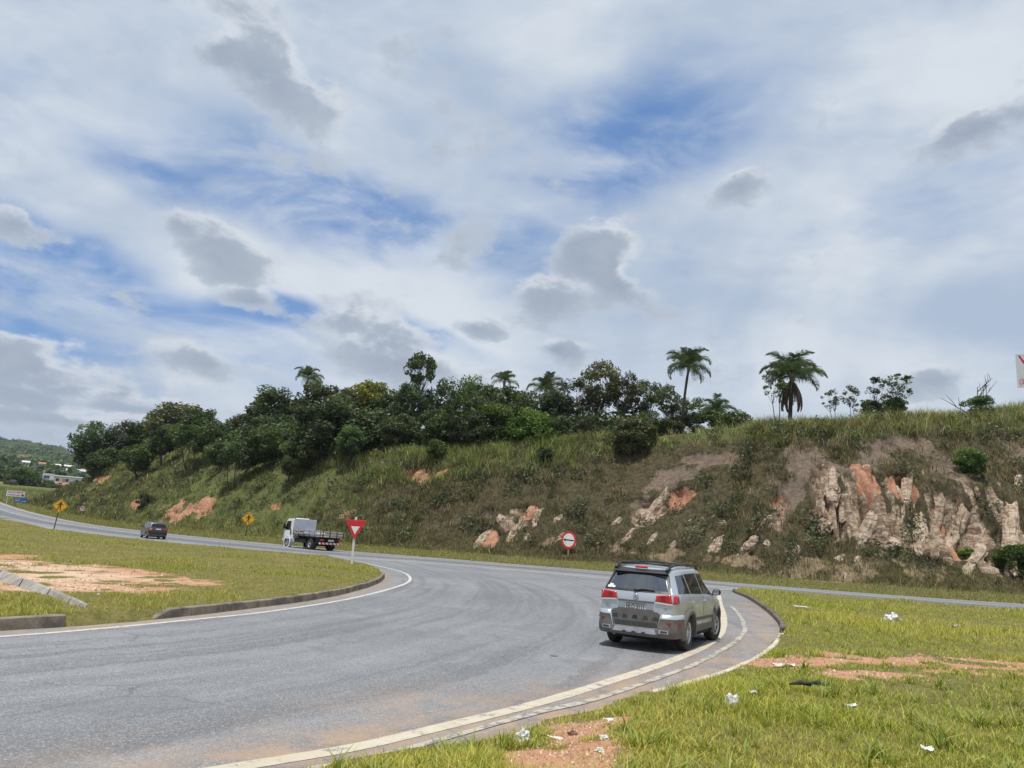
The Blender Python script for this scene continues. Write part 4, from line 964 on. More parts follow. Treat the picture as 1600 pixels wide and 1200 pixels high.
# ------------------------------------------------------------------ palms
def frond_mesh(name, L, droop, rise_, seed, leaf, dead=False):
    rng = np.random.default_rng(seed); n = 26; u = np.linspace(0, 1, n); th = rise_-droop*u**1.5; x = np.concatenate([[0], np.cumsum(np.cos(th[:-1]))])*L/n; z = np.concatenate([[0], np.cumsum(np.sin(th[:-1]))])*L/n
    mb = MB().tube([(a, 0, b) for a, b in zip(x[::3], z[::3])], list(np.linspace(.035, .01, len(x[::3]))), 5); V = [np.array(mb.v)]; F = [np.array([f for f in mb.f if len(f) == 4])]; vv = [np.full(len(mb.v), .5)]; base = len(mb.v)
    k = 84; Q = []
    for sd in (-1, 1):
        for i in range(k):
            f = .14+.85*i/k; px_, pz_ = np.interp(f, u, x), np.interp(f, u, z); ll = L*.27*math.sin(math.pi*min(1, .18+.8*f))**.6*rng.uniform(.75, 1.15)*(.6 if dead else 1.); a = rng.normal(-.1, .45) if not dead else -.8
            d = np.array([.55, sd*math.cos(a), math.sin(a)+.05]); d /= np.linalg.norm(d); d2 = d+np.array([.0, 0, -.95]); d2 /= np.linalg.norm(d2); p0 = np.array([px_, 0, pz_]); p1 = p0+d*ll*.5; p2 = p1+d2*ll*.55; w = np.array([.017, 0, .008])*L/2.6
            Q.append([p0-w*.6, p0+w*.6, p1-w, p1+w, p2])
    Q = np.array(Q); m = len(Q); V.append(Q.reshape(-1, 3)); b = base+np.arange(m)*5; F4 = np.vstack([F[0], np.stack([b, b+1, b+3, b+2], 1)]); F3 = np.stack([b+2, b+3, b+4], 1); vv.append(np.repeat(np.clip(rng.normal(.5, .2, m), 0, 1), 5))
    me = mesh_np(name, np.vstack(V), [F4, F3], False, {'v': np.concatenate(vv)}); me.materials.append(M[leaf]); return me
FRONDS = [frond_mesh('frond', 2.7, d, r, i, 'leaf_palm') for i, (d, r) in enumerate([(2.3, .45), (2.7, .6), (2.0, .4)])]; DEADF = [frond_mesh('dead_frond', 2.5, 1.1, .0, 9, 'leaf_dead', True)]
def palm(x, y, h, L, n, label, tilt=(0, 0), dead=0, seed=1, lo=-.35, thick=.14, dry=None):
    rng = random.Random(seed); z0 = hill_foot(x, y); r = empty('palm_tree', (x, y, z0)); tag(r, label, 'palm tree', 'palm trees')
    top = Vector((tilt[0]*h, tilt[1]*h, h)); P = [Vector((tilt[0]*h*(k/6)**1.6, tilt[1]*h*(k/6)**1.6, -.3+(h+.3)*k/6)) for k in range(7)]
    MB().tube(P, [thick*1.25, thick*1.05, thick, thick*.95, thick*.9, thick*.95, thick*.8], 9).build('trunk', M['bark'], r, smooth=True)
    MB().lathe([(.02, .55), (thick*1.1, .3), (thick*1.35, 0), (thick*.9, -.35)], top, 'z', 10).build('crownshaft', M['bark_pale'], r, smooth=True)
    for i in range(n):
        k = (i+.5)/n; e = lo+(1.25-lo)*k**1.1; o = link('frond', FRONDS[i % 3], parent=r, loc=top+Vector((0, 0, .25*k))); o.rotation_euler = (0, -e+rng.uniform(-.12, .12), i*2.4+rng.uniform(-.25, .25)); o.scale = (L/2.7*rng.uniform(.85, 1.1),)*3
    for i in range(dead): o = link('dead_frond', DEADF[0], parent=r, loc=top+Vector((0, 0, -.1))); o.rotation_euler = (0, .62+rng.uniform(0, .4), i*2*math.pi/dead+rng.uniform(-.15, .15)); o.scale = (L/2.7*rng.uniform(.8, 1.1),)*3
palm(17.1, 74.3, 7.1, 2.9, 22, 'tall slim palm with drooping fronds standing above the grassy crest', (.09, 0), 0, 2)
palm(26.2, 69.6, 4.7, 3.5, 20, 'palm with a skirt of dead brown fronds on the crest', (.05, 0), 13, 3, -.1, .19)
palm(-34.5, 125.6, 12.7, 3.2, 16, 'lone palm rising out of the left half of the wood', (.0, 0), 4, 4)
palm(-1.2, 87.8, 9.5, 2.2, 12, 'small upright palm showing above the wood, left of a wider one', (.03, 0), 0, 5, .1)
palm(3.8, 86.3, 7.5, 3.1, 12, 'wide drooping palm showing above the middle of the wood', (.02, 0), 0, 6, -.1)
palm(22.0, 79.7, 3.0, 2.5, 16, 'low palm among bushes right of the tall palm', (.02, 0), 0, 7, -.2)

# ------------------------------------------------------------------ signs
M['sign_red'] = plain('sign_red', (.62, .012, .03), .4, var=.06, dirt=.12); M['sign_white'] = plain('sign_white', (.78, .78, .76), .45, var=.05, dirt=.15); M['sign_yellow'] = plain('sign_yellow', (.80, .42, .012), .45, var=.06, dirt=.12); M['sign_black'] = plain('sign_black', (.012, .012, .013), .5)
M['sign_blue'] = plain('sign_blue', (.015, .10, .36), .45, var=.08, dirt=.1); M['post_white'] = plain('post_white', (.66, .65, .60), .6, var=.08, dirt=.3); M['post_dark'] = plain('post_dark', (.05, .04, .035), .8, var=.3); M['post_tan'] = plain('post_tan', (.42, .30, .19), .8, var=.2); M['zinc'] = plain('zinc', (.32, .33, .34), .5, .6)
def disc(mb, r, y0, y1, n=40, sx=1.): return mb.prism([(r*sx*math.cos(2*math.pi*k/n), r*math.sin(2*math.pi*k/n)) for k in range(n)], y0, y1, 'y')
def text(name, s, size, mat, parent, loc, rot=(math.pi/2, 0, 0), sx=1., ext=.002, align='CENTER', bold=0.):
    c = bpy.data.curves.new(name, 'FONT'); c.body = s; c.size = size; c.align_x = align; c.align_y = 'CENTER'; c.extrude = ext; c.offset = bold; c.materials.append(mat)
    tmp = bpy.data.objects.new(name, c); COL.objects.link(tmp); me = bpy.data.meshes.new_from_object(tmp); bpy.data.objects.remove(tmp); bpy.data.curves.remove(c); me.name = name
    o = link(name, me, mat, parent, loc, rot); o.scale = (sx, 1, 1); return o
def face(x, y, extra=0.): return math.atan2(-x, y)+extra      # turn a panel whose front is -Y towards the camera side
def tri(w, h, c=(0, 0)): return [(c[0]-w/2, c[1]+h*2/3), (c[0]+w/2, c[1]+h*2/3), (c[0], c[1]-h/3)]
def yield_sign():
    x, y = -7.22, 38.1; r = empty('yield_sign', (x, y, float(ground_z([x], [y])[0][0])), face(x, y, .1)); r.rotation_euler[1] = -.012; tag(r, 'red and white triangular yield sign on a white post at the island tip', 'sign')
    MB().box(-.055, .055, 0, .07, -.3, 2.27).build('post', M['post_white'], r, bevel=.008); p = MB().prism(tri(1.04, .94, (0, 1.50)), -.03, -.012).build('panel', M['sign_red'], r, bevel=.006); MB().prism(tri(.425, .385, (0, 1.56)), -.036, -.031).build('white_field', M['sign_white'], p)
    MB().tube([(0, -.036, 2.04), (0, -.028, 2.04)], .014, 8).build('bolt', M['zinc'], p); MB().tube([(0, -.036, 1.32), (0, -.028, 1.32)], .014, 8).build('bolt', M['zinc'], p)
yield_sign()
def walker(mb, s, c):
    """walking figure cut from black film: head, trunk, two striding legs, two swung arms"""
    X = lambda a, b: (c[0]+a*s, c[1]+b*s); y0, y1 = -.026, -.021
    mb.prism([X(.075*math.cos(k*math.pi/8), .40+.075*math.sin(k*math.pi/8)) for k in range(16)], y0, y1)
    for P in ([(-.10, .30), (.10, .30), (.075, -.04), (-.085, -.04)], [(-.085, -.03), (.005, -.03), (-.10, -.26), (-.19, -.47), (-.27, -.47), (-.18, -.24)], [(-.01, -.03), (.075, -.03), (.115, -.24), (.13, -.47), (.05, -.47), (.03, -.24)],
              [(-.10, .30), (-.085, .20), (-.20, .07), (-.31, .05), (-.31, .11), (-.22, .15)], [(.10, .30), (.085, .20), (.20, .09), (.31, .10), (.31, .155), (.21, .165)]): mb.prism([X(*p) for p in P], y0, y1)
    return mb
def ped_sign(x, y, z, hc, dg, post, label, tilt):
    r = empty('pedestrian_sign', (x, y, z), face(x, y, .12)); r.rotation_euler[1] = tilt; tag(r, label, 'sign', 'yellow pedestrian warning signs')
    MB().tube([(0, .05, -.3), (0, .05, hc+dg*.3)], .042, 10).build('post', M[post], r, smooth=True); d = dg/2; q = lambda k: [(0, hc+d*k), (d*k, hc), (0, hc-d*k), (-d*k, hc)]
    p = MB().prism(q(1), -.02, 0).build('panel', M['sign_yellow'], r, bevel=.01)
    o_, i_ = q(.93), q(.87); mb = MB()
    for k in range(4): mb.prism([o_[k], o_[(k+1) % 4], i_[(k+1) % 4], i_[k]], -.0235, -.0205)
    mb.build('border', M['sign_black'], p); walker(MB(), dg*.66, (0, hc)).build('walking_figure', M['sign_black'], p)
ped_sign(-39.2, 68.0, .1, 2.0, 1.28, 'post_dark', 'yellow diamond pedestrian sign on a dark leaning post at the left, on the grass island', .07)
ped_sign(-25.75, 78.1, .38, 1.75, 1.42, 'post_dark', 'yellow diamond pedestrian sign on the far verge, behind the road near the truck', .03)
def ring(mb, r0, r1, c, y0, y1, n=40, sx=1.):
    for k in range(n):
        a, b = 2*math.pi*k/n, 2*math.pi*(k+1)/n; mb.prism([(r0*sx*math.cos(a), c+r0*math.sin(a)), (r1*sx*math.cos(a), c+r1*math.sin(a)), (r1*sx*math.cos(b), c+r1*math.sin(b)), (r0*sx*math.cos(b), c+r0*math.sin(b))], y0, y1)
    return mb
def round_sign(name, x, y, z, hc, rad, post, label, sx, tilt=0., ri=.76):
    r = empty(name, (x, y, z), face(x, y)); r.rotation_euler[1] = tilt; tag(r, label, 'sign'); MB().box(-.045, .045, .0, .07, -.3, hc).build('post', M[post], r, bevel=.006)
    n = 40; p = MB().prism([(rad*sx*math.cos(2*math.pi*k/n), hc+rad*math.sin(2*math.pi*k/n)) for k in range(n)], -.02, -.002).build('panel', M['sign_white'], r); ring(MB(), rad*ri, rad*.995, hc, -.025, -.0205, n, sx).build('red_ring', M['sign_red'], p); return r, p
r_, p_ = round_sign('direction_sign', 5.6, 64.0, .62, 1.55, .72, 'post_tan', 'round red-ringed sign with a black arrow pointing left on the far verge', .84)
MB().prism([(-.46, 1.56), (-.28, 1.70), (-.28, 1.61), (.42, 1.57), (.42, 1.47), (-.28, 1.51), (-.28, 1.42)], -.026, -.0205).build('arrow', M['sign_black'], p_)
r_, p_ = round_sign('speed_limit_sign', -66.6, 122.3, .95, 1.15, .46, 'post_tan', 'small round speed limit sign reading 70 on the far verge at the left', .95, ri=.84)
text('lettering', '70', .62, M['sign_black'], p_, (0, -.028, 1.15), bold=.012)
def billboard_right():
    x, y = 57.8, 84.0; z = hill_foot(x, y); rz = face(x, y)+.1; r = empty('billboard', (x, y, z), rz); tag(r, 'white billboard with red lettering cut off by the right picture edge', 'billboard')
    b = 22.8-z; w = 7.5; p = MB().box(0, w, -.06, .0, b, b+4.0).build('panel', M['board_white'], r, bevel=.02)
    for px_ in (.9, 3.4, 6.2): MB().box(px_-.09, px_+.09, .0, .18, -.5, b+3.6).build('post', M['post_dark'], r)
    text('lettering', 'V', 1.35, M['board_red'], p, (.28, -.066, b+3.22), align='LEFT', bold=.035, sx=1.1); text('lettering', '(31', .92, M['board_red'], p, (.2, -.066, b+.66), align='LEFT', sx=.62, bold=.012)
M['board_white'] = plain('board_white', (.56, .59, .62), .6, var=.05, dirt=.1); M['board_red'] = plain('board_red', (.50, .02, .05), .5, var=.05)
billboard_right()
def roadside_boards():
    x, y = -92.6, 146.; z = zland(x, y)-.2; r = empty('roadside_billboard', (x, y, z), face(x, y)+.1, .85); tag(r, 'white billboard with red and dark lettering beside the distant road', 'billboard')
    p = MB().box(-1.75, 1.75, -.05, 0, 1.75, 2.95).build('panel', M['sign_white'], r); MB().box(-1.55, 1.2, -.03, .0, 2.96, 3.2).build('top_board', M['post_tan'], r)
    for px_ in (-1.4, 1.4): MB().box(px_-.06, px_+.06, .0, .12, -.3, 2.6).build('post', M['post_white'], r)
    for k, (zz, h_, m) in enumerate(((2.66, .30, 'sign_red'), (2.08, .26, 'sign_blue'))):
        mb = MB(); xx = -1.5; rr = random.Random(k)
        while xx < (1.45 if k == 0 else .75): w_ = rr.uniform(.12, .24); mb.box(xx, xx+w_, -.056, -.051, zz-h_/2, zz+h_/2*rr.uniform(.6, 1)); xx += w_+rr.uniform(.05, .16)
        mb.build('print', M[m], p)
    disc(MB(), .24, -.056, -.051, 20).build('emblem', M['sign_black'], p, loc=(1.35, 0, 2.1))
    x, y = -88.6, 141.5; z = zland(x, y)-.2; r = empty('guide_sign', (x, y, z), face(x, y)+.05, .8); tag(r, 'blue guide sign on two posts below the white roadside billboard', 'sign')
    for k, (a, b) in enumerate(((-1.3, -.02), (.02, 1.3))):
        p = MB().box(a, b, -.04, 0, 1.0, 2.0).build('panel', M['sign_blue'], r)
        MB().box(a+.2, b-.2, -.046, -.041, 1.27, 1.37).build('print', M['sign_white'], p)
        if k == 0: MB().box(a+.15, b-.1, -.046, -.041, 1.68, 1.74).build('print', M['sign_white'], p)
    for px_ in (-1.0, 1.0): MB().box(px_-.05, px_+.05, .0, .1, -.3, 1.9).build('post', M['post_dark'], r)
roadside_boards()

# ------------------------------------------------------------------ vehicles
def paintmat(name, col, metal=.5, rough=.32):
    m, t, b, out = newmat(name); p = ocoord(t); n = t.noise(p, 3., 5., .6); c = t.mix(t.mapr(n, .4, .75, 0., .10), col, (.3, .28, .26))
    z = t.new('ShaderNodeSeparateXYZ', inp={0: p}).outputs[2]; c = t.mix(t.math('MULTIPLY', t.mapr(z, .7, .3, 0., .4), t.mapr(t.noise(p, 7., 5., .7), .3, .7)), c, (.23, .17, .12))
    t.put(b.inputs['Base Color'], c); b.inputs['Metallic'].default_value = metal; t.put(b.inputs['Roughness'], t.mapr(n, .3, .8, rough, rough+.16)); b.inputs['Coat Weight'].default_value = .6; b.inputs['Coat Roughness'].default_value = .06; return m
def glassmat(name, col, alpha):
    m, t, b, out = newmat(name); g = t.new('ShaderNodeBsdfGlossy', inp={0: (.9, .93, .95), 1: .03}); tr = t.new('ShaderNodeBsdfTransparent', inp={0: col}); fr = t.new('ShaderNodeFresnel', inp={0: 1.5})
    k = t.math('ADD', t.math('MULTIPLY', fr.outputs[0], .9), alpha, clamp=True); mx = t.new('ShaderNodeMixShader', inp={0: k}); t.l.new(tr.outputs[0], mx.inputs[1]); t.l.new(g.outputs[0], mx.inputs[2]); t.l.new(mx.outputs[0], out.inputs[0]); return m
M['silver'] = paintmat('silver_paint', (.53, .56, .60), .55); M['charcoal'] = paintmat('charcoal_paint', (.055, .055, .06), .4, .35); M['white_paint'] = paintmat('white_paint', (.82, .83, .84), .0, .3)
M['clad'] = plain('grey_cladding', (.115, .11, .105), .7, var=.15, scale=9., dirt=.3); M['trim'] = plain('black_trim', (.018, .018, .019), .45, var=.15); M['tyre'] = plain('tyre_rubber', (.02, .02, .02), .85, var=.3, bump=.3, dirt=.25); M['rim'] = plain('alloy', (.55, .56, .57), .35, .8, dirt=.2); M['steel_rim'] = plain('steel_wheel', (.42, .42, .42), .5, .3, dirt=.4)
M['glass_dark'] = glassmat('tinted_glass', (.42, .44, .45), .10); M['glass_rear'] = glassmat('rear_glass', (.90, .95, .93), .20); M['glass_front'] = glassmat('front_glass', (.85, .9, .88), .05)
M['lamp_red'] = plain('red_lens', (.48, .012, .025), .15, var=.12, coat=1.); M['lamp_clear'] = plain('clear_lens', (.65, .62, .60), .15, var=.05, coat=1.); M['lamp_amber'] = plain('amber_lens', (.70, .16, .05), .2, coat=1.); M['chrome'] = plain('chrome', (.62, .63, .65), .2, .95); M['plate'] = plain('plate_grey', (.56, .57, .58), .5, var=.04); M['ink'] = plain('plate_ink', (.03, .03, .035), .5)
M['seat'] = plain('seat_fabric', (.55, .56, .53), .9); M['under'] = plain('underbody', (.012, .012, .012), .9); M['tarp_blue'] = plain('blue_tarp', (.035, .075, .26), .6, var=.3); M['tarp_pale'] = plain('pale_tarp', (.42, .50, .66), .6, var=.2); M['wood'] = plain('deck_wood', (.34, .31, .26), .8, var=.3, scale=8.); M['steel_pale'] = plain('pale_grey_panel', (.42, .44, .46), .6, var=.1, dirt=.2)

def in_quad(x, z, Q):
    return all((b[0]-a[0])*(z-a[1])-(b[1]-a[1])*(x-a[0]) > 0 for a, b in zip(Q, Q[1:]+Q[:1]))
class CarShape:
    """hatchback shell: cross-sections along x (forward); y = left, z = up"""
    def __init__(s, roof, belt, width, rwidth, sill, arches, ar, xr, rake, zbelt):
        s.roof, s.belt, s.width, s.rw, s.sill, s.arches, s.ar, s.xr, s.rake, s.zb = roof, belt, width, rwidth, sill, arches, ar, xr, rake, zbelt
    def I(s, tab, x): return float(np.interp(x, [a for a, b in tab], [b for a, b in tab]))
    def bottom(s, x):
        z = s.sill
        for c, zc in s.arches:
            d = abs(x-c)
            if d < s.ar: z = max(z, zc+math.sqrt(s.ar**2-d*d))
        return z
    def prof(s, x, full=True):
        """half section as (w, z) from sill to roof centre"""
        wb, zb, zr, wr = s.I(s.width, x), s.I(s.belt, x), s.I(s.roof, x), s.I(s.rw, x); z0 = s.bottom(x) if full else s.sill
        P = [(wb*(.985 if k == 0 else (.985, .997, 1.012, 1.008, .99)[k]), z0+(zb-z0)*k/4) for k in range(5)]
        for k in (.06, .35, .68, .92): P.append((wb*.985+(wr-wb*.985)*k**1.05, zb+(zr-.055-zb)*k))
        P += [(wr*.985, zr-.038), (wr*.9, zr-.014), (wr*.6, zr), (0, zr+.008)]; return P
    def shear(s, x, z): return (s.rake*max(0, z-s.zb)+.03*max(0, .5-z))*max(0, 1-(x-s.xr)/.75)
    def side_w(s, x, z):
        x0 = x-s.shear(x-s.shear(x, z), z); P = s.prof(max(x0, s.xr), False)[:9]; return float(np.interp(z, [q[1] for q in P], [q[0] for q in P]))
    def rear_x(s, y, z):
        P = s.prof(s.xr, False); w = float(np.interp(z, [q[1] for q in P], [q[0] for q in P])); return s.xr+s.shear(s.xr, z)-.075*(1-min(1, abs(y)/max(w, .05))**2.4)
    def body(s, xf, windscreen, holes=()):
        X = sorted(set([round(v, 3) for v in np.concatenate([np.linspace(s.xr, s.xr+.3, 6), np.arange(s.xr+.35, xf, .07), [xf-.15, xf-.06, xf]])]+[round(c+d*s.ar, 3) for c, _ in s.arches for d in (-1, -.97, -.88, .88, .97, 1)])); V = []; F = []; G = []; n = 13
        for x in X:
            for w, z in s.prof(x): V.append((x+s.shear(x, z), w, z))
        m = len(X); V += [(x, -y, z) for x, y, z in V[:m*n]]
        for i in range(m-1):
            for j in range(n-1):
                xm = (X[i]+X[i+1])/2; tgt = G if (windscreen[0] < xm < windscreen[1] and 9 <= j) else F
                a, b, c, d = i*n+j, (i+1)*n+j, (i+1)*n+j+1, i*n+j+1
                if any(all(in_quad(V[q][0], V[q][2], h) for q in (a, b, c, d)) for h in holes): continue
                tgt.append((a, b, c, d)); tgt.append(tuple(q+m*n for q in (d, c, b, a)))
        # rear skin with window opening
        R0 = s.prof(s.xr); cols = [-1, -.97, -.9, -.82, -.6, -.4, -.2, 0, .2, .4, .6, .82, .9, .97, 1]; b0 = len(V); zr = []; RW = []
        zz = sorted([z for w, z in R0[:-1]]); nz = len(zz)
        for w, z in sorted(R0[:-1], key=lambda q: q[1]):
            for c in cols: V.append((s.rear_x(c*w, z), c*w, z))
        k = len(cols)
        for i in range(nz-1):
            for j in range(k-1):
                win = 5 <= i <= 7 and 2 <= j <= k-4; f = (b0+i*k+j, b0+i*k+j+1, b0+(i+1)*k+j+1, b0+(i+1)*k+j); (RW if win else F).append(f)
        # nose
        P = [(w, z) for w, z in s.prof(xf)]; b1 = len(V); V += [(xf, w, z) for w, z in P]+[(xf, -w, z) for w, z in P]
        for j in range(n-1): F.append((b1+j, b1+n+j, b1+n+j+1, b1+j+1))
        return V, F, G, RW
    def side_patch(s, poly, side, off=.006, nu=6, nv=4):
        """poly = 4 corners (x, z): rear-low, front-low, front-high, rear-high"""
        mb = MB(); V = []; F = []
        for lay, o in ((0, off), (1, -.01)):
            for i in range(nu+1):
                for j in range(nv+1):
                    u, v = i/nu, j/nv; x = (poly[0][0]*(1-u)+poly[1][0]*u)*(1-v)+(poly[3][0]*(1-u)+poly[2][0]*u)*v; z = (poly[0][1]*(1-u)+poly[1][1]*u)*(1-v)+(poly[3][1]*(1-u)+poly[2][1]*u)*v; V.append((x, side*(s.side_w(x, z)+o), z))
        return mb.add(V, s._grid(nu, nv))
    def rear_patch(s, poly, off=.006, nu=8, nv=4):
        """poly = 4 corners (y, z)"""
        V = []
        for o in (off, -.01):
            for i in range(nu+1):
                for j in range(nv+1):
                    u, v = i/nu, j/nv; y = (poly[0][0]*(1-u)+poly[1][0]*u)*(1-v)+(poly[3][0]*(1-u)+poly[2][0]*u)*v; z = (poly[0][1]*(1-u)+poly[1][1]*u)*(1-v)+(poly[3][1]*(1-u)+poly[2][1]*u)*v; V.append((s.rear_x(y, z)-o, y, z))
        return MB().add(V, s._grid(nu, nv))
    def _grid(s, nu, nv):
        F = []; I = lambda l, i, j: l*(nu+1)*(nv+1)+i*(nv+1)+j
        for i in range(nu):
            for j in range(nv):
                F += [(I(0, i, j), I(0, i+1, j), I(0, i+1, j+1), I(0, i, j+1)), (I(1, i, j), I(1, i, j+1), I(1, i+1, j+1), I(1, i+1, j))]
        for i in range(nu): F += [(I(0, i, 0), I(1, i, 0), I(1, i+1, 0), I(0, i+1, 0)), (I(0, i, nv), I(0, i+1, nv), I(1, i+1, nv), I(1, i, nv))]
        for j in range(nv): F += [(I(0, 0, j), I(0, 0, j+1), I(1, 0, j+1), I(1, 0, j)), (I(0, nu, j), I(1, nu, j), I(1, nu, j+1), I(0, nu, j+1))]
        return F
def wheel(parent, x, y, r, w, side, rim, spokes=6, steer=0., dual=False):
    h = empty('wheel', (x, y, r)); h.parent = parent; h.rotation_euler = (0, 0, steer); s = side
    MB().lathe([(r*.62, -w/2), (r*.9, -w/2), (r*.97, -w*.42), (r, -w*.3), (r, w*.3), (r*.97, w*.42), (r*.9, w/2), (r*.62, w/2), (r*.62, -w/2)], (0, 0, 0), 'y', 36).build('tyre', M['tyre'], h, smooth=True)
    mb = MB().lathe([(r*.63, s*w*.42), (r*.60, s*w*.47), (r*.56, s*w*.36), (r*.55, -s*w*.1), (.01, -s*w*.1)], (0, 0, 0), 'y', 36); mb.lathe([(.001, s*w*.46), (r*.12, s*w*.46), (r*.16, s*w*.38), (r*.16, -s*w*.05)], (0, 0, 0), 'y', 18)
    for k in range(spokes):
        a = 2*math.pi*k/spokes; Mx = Matrix.Rotation(a, 4, 'Y'); mb.box(r*.1, r*.6, s*w*.30-.012, s*w*.30+.02, -r*.075, r*.075, Mx)
    mb.build('rim', M[rim], h); return h
def suv():
    xr = -2.08; S = CarShape([(xr, 1.475), (-1.9, 1.53), (-1.2, 1.56), (0, 1.575), (.35, 1.53), (1.15, 1.06), (1.3, 1.02), (1.85, .93), (2.02, .85), (2.1, .74)], [(xr, 1.06), (-1.2, 1.05), (0, 1.0), (.9, .96), (1.3, .90), (1.9, .82), (2.1, .66)],
                 [(xr, .73), (-2.0, .78), (-1.8, .825), (-1.3, .85), (0, .86), (1.2, .85), (1.7, .80), (1.95, .70), (2.1, .52)], [(xr, .56), (-1.6, .60), (0, .62), (.4, .61), (1.0, .66), (1.3, .70), (1.9, .60), (2.1, .42)], .34, [(-1.22, .33), (1.22, .33)], .385, xr, .62, 1.06)
    r = empty('sport_utility_car', (3.60, 16.63, .004), math.radians(90-28.)); r.scale = (.97, .94, .985); tag(r, 'silver estate car with grey lower cladding and roof rails rounding the bend', 'car')
    SW = [[(-1.86, 1.085), (-1.14, 1.075), (-1.10, 1.43), (-1.62, 1.41)], [(-1.08, 1.075), (-.16, 1.045), (-.16, 1.455), (-1.03, 1.44)], [(-.10, 1.045), (.98, .995), (.42, 1.43), (-.10, 1.455)]]
    V, F, G, RW = S.body(2.1, (.38, 1.16), SW); MB().add(V, F).build('body', M['silver'], r, smooth=True)
    o = MB().add(V, RW).build('rear_window', M['glass_rear'], r, smooth=True); MB().add(V, G).build('windscreen', M['glass_front'], r, smooth=True)
    # dark surround, wiper, sticker on the rear window
    fr = MB()
    for P in ([(-.66, 1.075), (.66, 1.075), (.655, 1.115), (-.655, 1.115)], [(-.70, 1.08), (-.64, 1.08), (-.525, 1.42), (-.585, 1.42)], [(.64, 1.08), (.70, 1.08), (.585, 1.42), (.525, 1.42)], [(-.575, 1.395), (.575, 1.395), (.56, 1.435), (-.56, 1.435)]):
        q = S.rear_patch(P, .007); fr.add(q.v, q.f)
    fr.build('window_surround', M['trim'], o)
    w_ = MB(); pts = [(S.rear_x(y, z)-.03, y, z) for y, z in ((.02, 1.10), (-.12, 1.135), (-.38, 1.125))]; w_.tube(pts, [.02, .014, .01], 6); w_.tube([(S.rear_x(.02, 1.1)-.015, .02, 1.1), (S.rear_x(.02, 1.1)-.05, .02, 1.1)], .03, 8); w_.build('wiper', M['trim'], o)
    st = MB()
    for k, (y, z, a, b) in enumerate([(.60, 1.135, .035, .02), (.545, 1.15, .03, .03), (.50, 1.135, .03, .018), (.575, 1.175, .022, .014)]): q = S.rear_patch([(y+a, z-b), (y-a, z-b), (y-a, z+b), (y+a, z+b)], .010, 2, 2); st.add(q.v, q.f)
    st.build('sticker', M['sign_white'], o)
    # spoiler, third lamp, roof rails
    MB().prism([(xr+.30, 1.50), (xr+.12, 1.462), (xr+.10, 1.43), (xr+.2, 1.43), (xr+.5, 1.535)], -.57, .57).build('spoiler', M['trim'], r, bevel=.012); MB().box(xr+.20, xr+.27, -.13, .13, 1.515, 1.555).build('brake_lamp', M['lamp_red'], r, bevel=.01)
    for s in (1, -1): MB().tube([(-1.88, s*.545, 1.49), (-1.72, s*.55, 1.56), (-1.45, s*.56, 1.602), (-.6, s*.58, 1.625), (.0, s*.58, 1.62), (.2, s*.575, 1.60), (.34, s*.57, 1.53)], [.036, .028, .022, .019, .02, .026, .03], 8).build('roof_rail', M['trim'], r, smooth=True)
    MB().tube([(-1.52, -.56, 1.59), (-1.52, 0, 1.61), (-1.52, .56, 1.59)], .022, 8).build('roof_bar', M['trim'], r, smooth=True); MB().tube([(-.25, -.57, 1.615), (-.25, 0, 1.63), (-.25, .57, 1.615)], .022, 8).build('roof_bar', M['trim'], r, smooth=True)
    # side glass and doors
    for s in (1, -1):
        for P in SW: S.side_patch(P, s, .006, 8, 6).build('side_window', M['glass_dark'], r, smooth=False)
        for x in (-1.06, -.13, .96):
            zt = 1.0; S.side_patch([(x-.006, .42 if x > -.9 else .78), (x+.006, .42 if x > -.9 else .78), (x+.006, zt), (x-.006, zt)], s, .002, 1, 8).build('door_gap', M['trim'], r)
        for x in (-.92, .02): S.side_patch([(x-.09, .90), (x+.09, .895), (x+.085, .925), (x-.085, .93)], s, .035, 4, 2).build('door_handle', M['silver'], r)
        # cladding: sill, door strip, arches
        S.side_patch([(-.84, .33), (.84, .33), (.84, .44), (-.84, .44)], s, .035, 8, 3).build('sill_cladding', M['clad'], r); S.side_patch([(-.80, .545), (.80, .535), (.79, .60), (-.79, .61)], s, .022, 8, 2).build('door_strip', M['clad'], r)
        for xc in (-1.22, 1.22):
            mb = MB(); n = 22; V = []; Fc = []
            for k in range(n+1):
                a = math.radians(-14+208*k/n); 
                for rad, off in ((.375, -.03), (.375, .052), (.43, .05), (.475, .012), (.475, -.02)):
                    x, z = xc+rad*math.cos(a), .33+rad*math.sin(a); V.append((x, s*(S.side_w(min(max(x, xr+.02), 2.05), max(z, .36))+off), z))
            for k in range(n):
                for j in range(5): Fc.append((k*5+j, (k+1)*5+j, (k+1)*5+(j+1) % 5, k*5+(j+1) % 5))
            mb.add(V, Fc).build('wheel_arch', M['clad'], r, smooth=False)
        # tail lamp wrapping the corner
        mb = S.rear_patch([(s*.735, .90), (s*.40, .925), (s*.42, 1.035), (s*.70, 1.065)], .022, 8, 5); q = S.side_patch([(xr+.01, .895), (xr+.20, .90), (xr+.16, 1.055), (xr+.03, 1.06)], s, .018, 5, 4); mb.add(q.v, q.f); lamp = mb.build('tail_lamp', M['lamp_red'], r, smooth=True)
        S.rear_patch([(s*.735, .872), (s*.41, .895), (s*.40, .922), (s*.735, .90)], .021, 8, 2).build('lens', M['lamp_clear'], lamp); S.rear_patch([(s*.60, .945), (s*.50, .95), (s*.50, 1.03), (s*.59, 1.035)], .026, 3, 3).build('lens', M['lamp_red2'], lamp)
